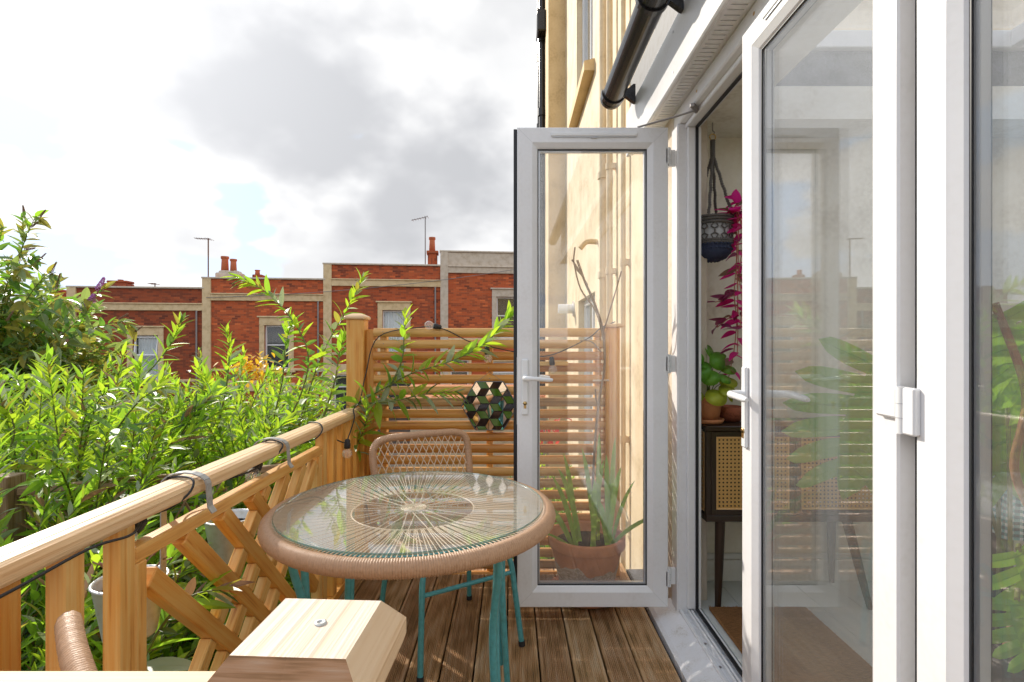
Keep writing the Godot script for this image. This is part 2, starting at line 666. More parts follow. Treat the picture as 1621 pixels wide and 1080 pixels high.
	textured(mat("ceiling_paint", 0.84, 0.81, 0.73, 0.9), soft, 0.5, 0.5, null, 0.0, true)
	textured(mat("earth", 0.075, 0.055, 0.035, 0.95), mott, 0.5, 0.5, fine, 1.0, true)
	textured(mat("lawn", 0.07, 0.11, 0.03, 0.95), mott, 0.7, 0.7, fine, 2.0, true)
	textured(mat("terracotta", 0.60, 0.235, 0.10, 0.7), soft, 3.0, 3.0, fine, 0.15, true)
	textured(mat("terracotta_pot_red", 0.42, 0.12, 0.06, 0.8), mott, 2.0, 2.0, fine, 0.2, true)
	textured(mat("lime_bloom", 0.62, 0.50, 0.42, 0.9), mott, 9.0, 9.0, fine, 0.1, true)
	textured(mat("coir", 0.78, 0.37, 0.12, 1.0), ramp_tex([[p2, 0.9], [g2, 0.3]], 512, 512, [0.2, 0.8], [Color(0.4, 0.32, 0.25), W]), 6.0, 6.0, fine, 1.2, true)
	textured(mat("soil", 0.03, 0.022, 0.016, 0.95), mott, 8.0, 8.0, fine, 1.5, true)
	textured(mat("slate", 0.12, 0.12, 0.13, 0.7), mott, 1.0, 1.0, null, 0.0, true)
	# plastic, metal, glass
	var faint := ramp_tex([[p1, 0.6], [p2, 0.5]], 512, 512, [0.15, 0.4, 0.7], [Color(0.965, 0.962, 0.955), Color(0.99, 0.988, 0.985), W])
	textured(mat("white_plastic", 0.82, 0.815, 0.82, 0.26), faint, 0.8, 0.8, null, 0.0, true)
	textured(mat("grey_plank", 0.62, 0.63, 0.60, 0.45), faint, 0.7, 4.0)
	textured(mat("white_sill", 0.80, 0.79, 0.80, 0.35), ramp_tex([[p1, 0.6], [p2, 0.5]], 512, 512, [0.12, 0.3, 0.5], [Color(0.80, 0.77, 0.72), Color(0.95, 0.94, 0.92), W]), 1.6, 1.6, null, 0.0, true)
	mat("white_gloss", 0.82, 0.82, 0.82, 0.18)
	mat("weld_grey", 0.60, 0.60, 0.60, 0.4)
	mat("black_gasket", 0.012, 0.013, 0.016, 0.5)
	textured(mat("black_plastic", 0.03, 0.03, 0.034, 0.24), mott, 5.0, 5.0, null, 0.0, true)
	textured(mat("shaded_grey_board", 0.13, 0.13, 0.135, 0.6), soft, 3.0, 3.0, null, 0.0, true)  # own grey, darkened further to paint the shadow behind the gutter
	mat("spacer", 0.55, 0.56, 0.58, 0.4, 0.6)
	mat("dark_void", 0.01, 0.01, 0.01, 0.9)
	mat("chrome", 0.75, 0.74, 0.72, 0.22, 1.0)
	mat("brass", 0.62, 0.42, 0.18, 0.3, 1.0)
	textured(mat("zinc", 0.66, 0.68, 0.69, 0.45, 0.55), soft, 4.0, 4.0, null, 0.0, true)
	textured(mat("strap_grey", 0.42, 0.43, 0.44, 0.5, 0.3), soft, 6.0, 6.0, null, 0.0, true)
	textured(mat("teal_metal", 0.09, 0.36, 0.39, 0.32), soft, 7.0, 7.0, null, 0.0, true)
	textured(mat("wicker", 0.56, 0.345, 0.21, 0.4), soft, 14.0, 14.0, fine, 0.05, true)
	mat("wicker_string", 0.72, 0.58, 0.42, 0.45)
	mat("black_rubber", 0.02, 0.02, 0.022, 0.6)
	mat("rust_metal", 0.20, 0.09, 0.05, 0.8)
	mat("dull_metal", 0.28, 0.26, 0.25, 0.5, 0.5)
	mat("orange_clay", 0.55, 0.16, 0.07, 0.8)
	var gl := mat("glass", 0.9, 0.95, 0.93, 0.0)
	gl.transparency = BaseMaterial3D.TRANSPARENCY_ALPHA
	gl.albedo_color.a = 0.02
	var gt := mat("table_glass", 0.75, 0.92, 0.86, 0.0)
	gt.transparency = BaseMaterial3D.TRANSPARENCY_ALPHA
	gt.albedo_color.a = 0.05
	var ge := mat("glass_edge", 0.05, 0.22, 0.18, 0.1)
	ge.transparency = BaseMaterial3D.TRANSPARENCY_ALPHA
	ge.albedo_color.a = 0.65
	var gb := mat("bulb_glass", 0.9, 0.9, 0.88, 0.0)
	gb.transparency = BaseMaterial3D.TRANSPARENCY_ALPHA
	gb.albedo_color.a = 0.16
	mat("far_pane", 0.05, 0.065, 0.08, 0.05)
	mat("net_curtain", 0.62, 0.68, 0.70, 0.8)
	mat("dark_room", 0.02, 0.022, 0.026, 0.9)
	mat("reflected_copper", 0.90, 0.74, 0.58, 0.03, 1.0)  # copper, green and dark tints paint what the tiles reflect
	mat("mirror_silver", 0.80, 0.82, 0.86, 0.03, 1.0)
	mat("reflected_green", 0.06, 0.13, 0.012, 0.06)
	mat("reflected_dark", 0.02, 0.012, 0.012, 0.05)
	mat("lead_came", 0.16, 0.16, 0.17, 0.4, 0.7)
	# textile and basket prints
	mat("macrame_grey", 0.12, 0.11, 0.10, 0.9)
	mat("macrame_blue", 0.035, 0.045, 0.09, 0.9)
	mat("ceramic_white", 0.40, 0.40, 0.40, 0.3)
	mat("ribbon_yellow", 0.70, 0.62, 0.12, 0.6)
	var gi := Image.create(64, 64, false, Image.FORMAT_RGB8)
	for y in range(64):
		for x in range(64):
			var a := int(x < 32) + int(y < 32)
			gi.set_pixel(x, y, [Color(0.93, 0.96, 0.95), Color(0.42, 0.66, 0.66), Color(0.05, 0.32, 0.36)][a])
	textured(mat("gingham", 1, 1, 1, 0.85), ImageTexture.create_from_image(gi), 42.0, 42.0)
	var ca := Image.create(64, 64, false, Image.FORMAT_RGBA8)
	for y in range(64):
		for x in range(64):
			var q := Vector2(x - 31.5, y - 31.5)
			var hole := maxf(absf(q.x) + absf(q.y) * 0.5, absf(q.y) + absf(q.x) * 0.5) < 16.5
			var v := 0.86 + 0.14 * sin(x * 0.8) * sin(y * 0.8)
			ca.set_pixel(x, y, Color(v, v, v, 0.0 if hole else 1.0))
	var cm := mat("cane", 0.82, 0.47, 0.15, 0.5)
	textured(cm, ImageTexture.create_from_image(ca), 58.0, 58.0)
	cm.transparency = BaseMaterial3D.TRANSPARENCY_ALPHA_SCISSOR
	cm.alpha_scissor_threshold = 0.5
	mat("cane_edge", 0.80, 0.48, 0.19, 0.5)
	# leaves: reflected colour and the light that passes through
	leaf_mat("leaf_lime", 0.18, 0.30, 0.022, Color(0.66, 0.90, 0.05), 0.92)
	leaf_mat("leaf_bright", 0.12, 0.235, 0.022, Color(0.48, 0.82, 0.05), 0.80)
	leaf_mat("leaf_mid", 0.065, 0.145, 0.022, Color(0.30, 0.62, 0.07), 0.5)
	leaf_mat("leaf_silver", 0.26, 0.31, 0.20, Color(0.5, 0.62, 0.3), 0.3)
	leaf_mat("leaf_deep", 0.032, 0.068, 0.026, Color(0.3, 0.5, 0.08), 0.26)
	leaf_mat("leaf_grey_green", 0.16, 0.21, 0.10, Color(0.55, 0.72, 0.16), 0.5)
	leaf_mat("leaf_olive", 0.24, 0.21, 0.03, Color(0.75, 0.7, 0.1), 0.5)
	leaf_mat("leaf_rust", 0.30, 0.10, 0.02, Color(0.9, 0.4, 0.05), 0.5)
	leaf_mat("petal_yellow", 0.78, 0.48, 0.03, Color(1.0, 0.7, 0.05), 0.8)
	leaf_mat("petal_red", 0.55, 0.04, 0.03, Color(1.0, 0.1, 0.08), 0.5)
	leaf_mat("petal_mauve", 0.58, 0.22, 0.58, Color(0.8, 0.3, 0.9), 0.3)
	leaf_mat("dry_brown", 0.24, 0.13, 0.075, Color(0.5, 0.3, 0.15), 0.2)
	leaf_mat("leaf_magenta", 0.68, 0.02, 0.22, Color(1.0, 0.05, 0.42), 0.9)
	leaf_mat("leaf_plum", 0.20, 0.03, 0.09, Color(0.6, 0.04, 0.2), 0.24)
	leaf_mat("leaf_stripe", 0.20, 0.13, 0.085, Color(0.7, 0.4, 0.25), 0.3)
	leaf_mat("leaf_pilea", 0.11, 0.30, 0.025, Color(0.4, 0.8, 0.06), 0.6)
	leaf_mat("leaf_pilea_yellow", 0.36, 0.42, 0.03, Color(0.8, 0.85, 0.08), 0.6)
	leaf_mat("leaf_monstera", 0.13, 0.28, 0.03, Color(0.45, 0.8, 0.06), 0.6)
	leaf_mat("leaf_blade", 0.15, 0.32, 0.035, Color(0.5, 0.82, 0.1), 0.56)
	textured(mat("bark", 0.16, 0.11, 0.07, 0.9), weather, 3.0, 3.0)
	mat("green_stem", 0.14, 0.16, 0.04, 0.6)
	mat("red_stem", 0.20, 0.07, 0.04, 0.6)
	mat("pink_stem", 0.50, 0.18, 0.12, 0.5)
	textured(mat("vine_stem", 0.34, 0.19, 0.09, 0.8), weather, 3.0, 3.0)


func leaf_mat(called: String, r: float, g: float, b: float, through: Color, share: float) -> void:
	var m := mat(called, r, g, b, 0.42)
	m.backlight_enabled = true
	var t := through / maxf(through.r, maxf(through.g, through.b)) * share
	m.backlight = lin(t.r, t.g, t.b)


# ---------------------------------------------------------------- ground and terrace

func build_ground() -> void:
	var st := mb()
	var n := 28
	var g := fbm(5, 0.25, 3)
	for i in range(n):
		for j in range(n):
			var p := []
			var u := []
			for q in [[0, 0], [1, 0], [1, 1], [0, 1]]:
				var x: float = -150.0 + 300.0 * (i + q[0]) / n
				var z: float = -200.0 + 300.0 * (j + q[1]) / n
				p.append(Vector3(x, -1.75 + 0.05 * g.get_noise_2d(x, z), z))
				u.append(Vector2(x, z))
			face(st, p, u, Vector3.UP)
	setting("ground", st, M.earth)


func window_part(parent: Node, x0: float, x1: float, y0: float, y1: float, z: float, curtain: bool, tilt := 0.0, cross := 0.55) -> void:
	# white sash window set back in its opening: frame, two panes, a curtain behind
	var st := mb()
	var t := 0.06
	for b in [[x0, x1, y0, y0 + t], [x0, x1, y1 - t, y1], [x0, x0 + t, y0 + t, y1 - t], [x1 - t, x1, y0 + t, y1 - t]]:
		bx(st, Vector3((b[0] + b[1]) / 2, (b[2] + b[3]) / 2, z), Vector3(b[1] - b[0], b[3] - b[2], 0.07), 0.008)
	var ym: float = lerpf(y0, y1, cross)
	bx(st, Vector3((x0 + x1) / 2, ym, z), Vector3(x1 - x0 - 2 * t, 0.05, 0.06), 0.006)
	var w := put("window", st, M.white_gloss, parent)
	for r in [[y0 + t, ym - 0.025], [ym + 0.025, y1 - t]]:
		st = mb()
		bx(st, Vector3((x0 + x1) / 2, (r[0] + r[1]) / 2, z - 0.005), Vector3(x1 - x0 - 2 * t, r[1] - r[0], 0.008))
		put("pane", st, M.glass, w)
	if tilt > 0.0:
		st = mb()
		var b := Basis(Vector3.RIGHT, -tilt)
		var c := Vector3((x0 + x1) / 2, y1 - t, z + 0.05)
		var hh := y1 - t - ym
		var ww := x1 - x0 - 2 * t + 0.04
		for q in [[0, -0.02, ww, 0.05], [0, -hh + 0.02, ww, 0.05], [-ww / 2 + 0.025, -hh / 2, 0.05, hh], [ww / 2 - 0.025, -hh / 2, 0.05, hh]]:
			bx(st, c + b * Vector3(q[0], q[1], 0.0), Vector3(q[2], q[3], 0.04), 0.004, b)
		put("open_sash", st, M.white_gloss, w)
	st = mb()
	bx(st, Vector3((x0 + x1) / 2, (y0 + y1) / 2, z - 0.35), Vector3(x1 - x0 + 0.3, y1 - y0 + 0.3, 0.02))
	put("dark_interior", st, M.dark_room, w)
	if curtain:
		st = mb()
		var m := 26
		for i in range(m):
			var xa := lerpf(x0 + t, x1 - t, float(i) / m)
			var xb := lerpf(x0 + t, x1 - t, float(i + 1) / m)
			var za := z - 0.12 + 0.015 * sin(i * 1.9)
			var zb := z - 0.12 + 0.015 * sin((i + 1) * 1.9)
			face(st, [Vector3(xa, y0, za), Vector3(xb, y0, zb), Vector3(xb, y1, zb), Vector3(xa, y1, za)], [Vector2(0, 0), Vector2(1, 0), Vector2(1, 1), Vector2(0, 1)], Vector3(0, 0, 1))
		put("net_curtain", st, M.net_curtain, w)


func house(label: String, x: float, d: float, width: float, top: float, wall: String, render_top: bool, curtain: bool, tilt: float) -> Node3D:
	var o := thing("terraced_house", label, "house", at(x, 0, d), 0.1135, "terrace of red brick houses")
	var g := -1.9
	var wt := top - 1.62
	var holes := [[2.40, 3.36, wt - 2.1, wt - 0.30], [0.42, 1.20, g + 0.2, top - 4.62], [2.15, 3.65, top - 6.3, top - 4.72]]
	var st := mb()
	holed_wall(st, 0.33, width, g, top - 0.04, holes, 0.0, 0.2)
	# sides, back and roof of the block
	face(st, [Vector3(0, g, -0.02), Vector3(0, g, -7), Vector3(0, top - 0.06, -7), Vector3(0, top - 0.06, -0.02)], [Vector2(0, 0), Vector2(7, 0), Vector2(7, top), Vector2(0, top)], Vector3.LEFT)
	face(st, [Vector3(width, g, 0), Vector3(width, g, -7), Vector3(width, top - 0.06, -7), Vector3(width, top - 0.06, 0)], [Vector2(0, 0), Vector2(7, 0), Vector2(7, top), Vector2(0, top)], Vector3.RIGHT)
	face(st, [Vector3(0, g, -7), Vector3(width, g, -7), Vector3(width, top - 0.06, -7), Vector3(0, top - 0.06, -7)], [Vector2(0, 0), Vector2(7, 0), Vector2(7, top), Vector2(0, top)], Vector3.FORWARD)
	face(st, [Vector3(0, top - 0.05, -7), Vector3(width, top - 0.05, -7), Vector3(width, top - 0.05, -0.2), Vector3(0, top - 0.05, -0.2)], [Vector2(0, 0), Vector2(7, 0), Vector2(7, 5), Vector2(0, 5)], Vector3.UP)
	put("wall", st, M[wall], o)
	st = mb()
	bx(st, Vector3(0.165, (g + top) / 2, 0.0), Vector3(0.33, top - g, 0.14), 0.01)
	put("pilaster", st, M.cream_stone if not render_top else M.peeling_render, o)
	st = mb()
	bx(st, Vector3(width / 2 + 0.02, top, -0.1), Vector3(width + 0.1, 0.07, 0.36), 0.012)
	put("coping", st, M.peeling_render, o)
	st = mb()
	bx(st, Vector3((0.33 + width) / 2, top - 0.79, 0.03), Vector3(width - 0.33, 0.27, 0.1), 0.015)
	bx(st, Vector3((0.33 + width) / 2, top - 0.645, 0.05), Vector3(width - 0.33, 0.05, 0.16), 0.012)
	put("cornice_band", st, M.cream_stone if not render_top else M.peeling_render, o)
	if render_top:
		st = mb()
		bx(st, Vector3((0.33 + width) / 2, top - 0.33, 0.012), Vector3(width - 0.33, 0.57, 0.03), 0.004)
		put("rendered_parapet", st, M.peeling_render, o)
	st = mb()
	bx(st, Vector3((0.33 + width) / 2, top - 3.74, 0.012), Vector3(width - 0.33, 0.1, 0.05), 0.01)
	put("string_course", st, M.cream_stone, o)
	# stone surround of the upper window
	st = mb()
	bx(st, Vector3(2.88, wt - 0.13, 0.025), Vector3(1.36, 0.34, 0.07), 0.012)
	bx(st, Vector3(2.88, wt + 0.05, 0.05), Vector3(1.5, 0.06, 0.15), 0.012)
	for s in [-1.0, 1.0]:
		bx(st, Vector3(2.88 + s * 0.58, wt - 1.25, 0.025), Vector3(0.2, 1.9, 0.07), 0.012)
	bx(st, Vector3(2.88, wt - 2.17, 0.05), Vector3(1.5, 0.13, 0.16), 0.012)
	put("window_surround", st, M.cream_stone if not render_top else M.peeling_render, o)
	window_part(o, 2.40, 3.36, wt - 2.1, wt - 0.30, -0.13, curtain, tilt)
	window_part(o, 2.15, 3.65, top - 6.3, top - 4.72, -0.13, not curtain, 0.0, 0.7)
	# lintel over the ground floor and the half-glazed door
	st = mb()
	bx(st, Vector3(1.25, top - 4.4, 0.03), Vector3(1.84, 0.44, 0.08), 0.012)
	bx(st, Vector3(2.9, top - 4.5, 0.03), Vector3(1.44, 0.42, 0.08), 0.012)
	put("lintel", st, M.cream_stone, o)
	for b in [[0.33, 0.42, g, top - 4.62], [1.20, 1.32, g, top - 4.62]]:
		st = mb()
		bx(st, Vector3((b[0] + b[1]) / 2, (b[2] + b[3]) / 2, 0.03), Vector3(b[1] - b[0], b[3] - b[2], 0.08), 0.01)
		put("door_jamb", st, M.cream_stone, o)
	st = mb()
	tube(st, [Vector3(width - 0.22, g, 0.08), Vector3(width - 0.22, top - 0.95, 0.08), Vector3(width - 0.22, top - 0.9, 0.0)], 0.035, 8)
	put("downpipe", st, M.dull_metal, o)
	window_part(o, 0.42, 1.20, top - 6.2, top - 4.62, -0.06, false, 0.0, 0.68)
	st = mb()
	bx(st, Vector3(0.81, (g + 0.2 + top - 6.2) / 2, -0.06), Vector3(0.78, top - 6.2 - g - 0.2, 0.06), 0.008)
	put("door_panel", st, M.white_gloss, o)
	return o


func pot(st: SurfaceTool, c: Vector3, r: float, h: float) -> void:
	lathe(st, [Vector2(0, 0), Vector2(r * 1.05, 0), Vector2(r * 0.9, h * 0.7), Vector2(r * 0.9, h * 0.82), Vector2(r * 0.9, h * 0.82), Vector2(r * 1.1, h * 0.84), Vector2(r * 1.1, h), Vector2(r * 1.1, h), Vector2(r * 0.7, h), Vector2(r * 0.7, h), Vector2(r * 0.65, h - 0.1), Vector2(0, h - 0.1)], 14, c)


func aerial(label: String, base: Vector3, h: float, arm: Vector3, rust: bool) -> void:
	var o := thing("roof_aerial", label, "aerial", base, 0.0, "aerials on the terrace roofs")
	var m: Material = M.rust_metal if rust else M.dull_metal
	var st := mb()
	tube(st, [Vector3.ZERO, Vector3(0, h, 0)], 0.025, 6)
	put("mast", st, m, o)
	st = mb()
	tube(st, [Vector3(0, h - 0.03, 0) - arm * 0.18, Vector3(0, h - 0.03, 0) + arm], 0.016, 6)
	put("boom", st, M.dull_metal, o)
	for i in range(7):
		st = mb()
		var c := Vector3(0, h - 0.03, 0) + arm * (-0.15 + i * 0.18)
		var l := 0.16 if i > 1 else 0.24
		tube(st, [c + Vector3(0.02, -0.02, -l), c + Vector3(0.02, 0.0, l)], 0.008, 5)
		put("element", st, M.dull_metal, o)


func wire(label: String, a: Vector3, b: Vector3, sag: float) -> void:
	var st := mb()
	tube(st, bez(a, (a + b) / 2 + Vector3(0, -sag * 2, 0), b, 14), 0.012, 5)
	solo("telephone_wire", label, "wire", st, M.dull_metal)


func build_terrace() -> void:
	house("low dark brick house half hidden behind the buddleia, farthest down the terrace", -22.4, 20.38, 4.95, 2.75, "brick_dark", false, true, 0.0)
	house("dark brown brick terraced house with its upper window tilted open", -17.5, 20.93, 5.05, 3.44, "brick_dark", false, true, 0.16)
	house("red brick terraced house with a dark upper window, behind the tall leafy sprays", -12.5, 21.5, 4.76, 3.86, "brick_bright", false, false, 0.0)
	house("red brick terraced house with net curtains upstairs, right behind the fence post", -7.79, 22.04, 4.82, 4.51, "brick", false, true, 0.0)
	house("tallest red brick house with a pale peeling rendered parapet", -3.01, 22.58, 5.0, 5.12, "brick_bright", true, false, 0.0)
	var st := mb()
	# chimneys stand on party walls
	var ch := thing("chimney", "squat cement chimney with two orange pots on the roof edge", "chimney", at(-11.85, 3.86, 22.4), 0.1135, "chimneys of the terrace")
	bx(st, Vector3(0, 0.05, 0), Vector3(1.0, 0.5, 0.6), 0.04)
	bx(st, Vector3(0, 0.33, 0), Vector3(0.8, 0.12, 0.5), 0.05)
	put("stack", st, M.peeling_render, ch)
	for p in [[-0.22, 0.0, 0.145, 0.62], [0.16, 0.1, 0.125, 0.5]]:
		st = mb()
		pot(st, Vector3(p[0], 0.38, p[1]), p[2], p[3])
		put("chimney_pot", st, M.orange_clay, ch)
	ch = thing("chimney", "narrow brick chimney with one tall pot beside the rendered parapet", "chimney", at(-3.4, 4.51, 23.0), 0.1135, "chimneys of the terrace")
	st = mb()
	bx(st, Vector3(0, 0.1, 0), Vector3(0.4, 0.9, 0.5), 0.01)
	bx(st, Vector3(0, 0.6, 0), Vector3(0.5, 0.12, 0.6), 0.01)
	put("stack", st, M.brick, ch)
	for p in [[-0.02, 0.0, 0.13, 0.62]]:
		st = mb()
		pot(st, Vector3(p[0], 0.66, p[1]), p[2], p[3])
		put("chimney_pot", st, M.orange_clay, ch)
	ch = thing("chimney", "thin brick chimney stub rising behind the buddleia", "chimney", at(-18.4, 2.75, 21.6), 0.1135, "chimneys of the terrace")
	st = mb()
	bx(st, Vector3(0, 0.1, 0), Vector3(0.32, 0.9, 0.4), 0.01)
	bx(st, Vector3(0, 0.58, 0), Vector3(0.4, 0.1, 0.46), 0.01)
	put("stack", st, M.brick, ch)
	ch = thing("chimney", "low flat brick stack on the roof of the dark brown house", "chimney", at(-16.3, 3.44, 22.0), 0.1135, "chimneys of the terrace")
	st = mb()
	bx(st, Vector3(0, 0.12, 0), Vector3(0.95, 0.22, 0.6), 0.02)
	bx(st, Vector3(0.1, 0.29, 0), Vector3(0.8, 0.1, 0.55), 0.03)
	put("stack", st, M.brick_dark, ch)
	st = mb()
	pot(st, Vector3(0.1, 0.3, 0), 0.1, 0.1)
	put("chimney_pot", st, M.orange_clay, ch)
	ch = thing("chimney", "small pair of pots peeping over the red house with dark window", "chimney", at(-10.75, 3.86, 22.6), 0.1135, "chimneys of the terrace")
	st = mb()
	bx(st, Vector3(0, 0.0, 0), Vector3(0.4, 0.5, 0.4), 0.02)
	put("stack", st, M.brick_dark, ch)
	st = mb()
	pot(st, Vector3(-0.05, 0.22, 0), 0.1, 0.24)
	put("chimney_pot", st, M.orange_clay, ch)
	aerial("rusty aerial mast beside the squat cement chimney", at(-12.5, 3.86, 21.9), 1.68, Vector3(-0.5, 0.01, 0.1), true)
	aerial("grey aerial mast beside the narrow brick chimney", at(-3.72, 4.4, 23.0), 2.3, Vector3(-0.58, -0.16, 0.1), false)
	aerial("short small aerial on the dark brown house", at(-14.5, 3.44, 21.6), 0.22, Vector3(-0.22, 0.0, 0.05), false)
	wire("thin wire sagging across the upper walls of the red houses", at(-12.3, 3.05, 21.4), at(0.1, 4.35, 22.7), 0.22)


# ---------------------------------------------------------------- main house on the right

func build_main_house() -> void:
	var o := thing("cream_painted_house", "tall cream painted house wall beyond the glass doors", "house")
	# wall plane x = 0.8 facing the garden; local x of the holed wall is distance, mapped to -z
	var st := mb()
	var holes := [[-6.46, -5.19, 3.98, 5.9], [-6.3, -5.05, -0.4, 1.72]]
	var tmp := mb()
	holed_wall(tmp, -7.8, -2.95, -1.75, 9.5, holes, 0.0, 0.12, -1.0)
	var b := Basis(Vector3(0, 0, 1), Vector3(0, 1, 0), Vector3(-1, 0, 0))
	st.append_from(tmp.commit(), 0, Transform3D(b, Vector3(0.8, 0, 0)))
	bx(st, Vector3(3.4, 3.9, -5.41), Vector3(4.9, 11.3, 4.88), 0.0)
	put("wall", st, M.cream_paint_sunlit, o)
	st = mb()
	bd(st, 0.55, 5.0, -1.75, 9.6, 7.8, 9.6, 0.01)
	put("projecting_bay", st, M.cream_paint, o)
	# windows, seen edge on
	for r in [[5.19, 6.46, 3.98, 5.9, "upper"], [5.05, 6.3, -0.4, 1.72, "lower"]]:
		st = mb()
		var t := 0.07
		for q in [[r[0], r[1], r[2], r[2] + t], [r[0], r[1], r[3] - t, r[3]], [r[0], r[0] + t, r[2] + t, r[3] - t], [r[1] - t, r[1], r[2] + t, r[3] - t]]:
			bd(st, 0.865, 0.93, q[2], q[3], q[0], q[1], 0.008)
		bd(st, 0.87, 0.925, r[2] + t, r[3] - t, (r[0] + r[1]) / 2 - 0.03, (r[0] + r[1]) / 2 + 0.03, 0.006)
		var w := put("window", st, M.white_gloss, o)
		st = mb()
		bd(st, 0.895, 0.90, r[2] + t, r[3] - t, r[0] + t, r[1] - t)
		put("pane", st, M.glass, w)
		st = mb()
		bd(st, 0.935, 0.945, r[2], r[3], r[0], r[1])
		put("blind", st, M.far_pane, w)
	st = mb()
	prism(st, [Vector2(0.70, 3.84), Vector2(0.93, 3.84), Vector2(0.93, 3.99), Vector2(0.70, 3.93)], 1.5, at(0, 0, 6.58), Basis())
	put("window_sill", st, M.cream_paint, o)
	st = mb()
	prism(st, [Vector2(0.70, -0.52), Vector2(0.93, -0.52), Vector2(0.93, -0.39), Vector2(0.70, -0.44)], 1.5, at(0, 0, 6.43), Basis())
	put("window_sill", st, M.cream_paint, o)
	# raised band and the painted pipes
	for p in [[0.745, 4.28, 0.038], [0.75, 4.05, 0.022], [0.76, 3.6, 0.018]]:
		st = mb()
		tube(st, [at(p[0], -1.75, p[1]), at(p[0], 9.4, p[1])], p[2], 12)
		var pi := put("drain_pipe", st, M.cream_paint_sunlit, o)
		for y in [0.55, 1.75, 2.55, 4.4, 6.3]:
			st = mb()
			tube(st, [at(p[0], y, p[1]), at(p[0], y + 0.05, p[1])], p[2] * 1.28, 12)
			bd(st, p[0], 0.8, y + 0.005, y + 0.045, p[1] - p[2] * 1.2, p[1] + p[2] * 1.2)
			put("pipe_clip", st, M.cream_paint_sunlit, pi)
	# dark pipes down the side of the bay
	for p in [[0.50, 8.6, 0.05], [0.49, 9.2, 0.035]]:
		st = mb()
		tube(st, [at(p[0], -1.75, p[1]), at(p[0], 9.2, p[1])], p[2], 10)
		var pi := put("dark_pipe", st, M.black_plastic, o)
		for y in [0.9, 1.9, 3.4, 4.9, 6.1, 6.9]:
			st = mb()
			tube(st, [at(p[0], y, p[1]), at(p[0], y + 0.12, p[1])], p[2] * 1.4, 10)
			put("collar", st, M.black_plastic, pi)
	st = mb()
	bd(st, 0.41, 0.55, 6.15, 6.5, 8.35, 8.7, 0.02)
	put("hopper_head", st, M.black_plastic, o)
	# boiler flue
	st = mb()
	tube(st, [at(0.8, 1.66, 6.75), at(0.6, 1.66, 6.75)], 0.06, 14)
	var fl := put("boiler_flue", st, M.white_gloss, o)
	st = mb()
	tube(st, [at(0.8, 1.66, 6.75), at(0.785, 1.66, 6.75)], 0.1, 16)
	put("flue_collar", st, M.white_gloss, fl)
	st = mb()
	tube(st, spline([at(0.8, 2.16, 4.9), at(0.70, 2.16, 4.9), at(0.64, 2.1, 4.9)], 5), 0.024, 10)
	put("overflow_pipe", st, M.cream_paint, o)


# ---------------------------------------------------------------- extension with the doors

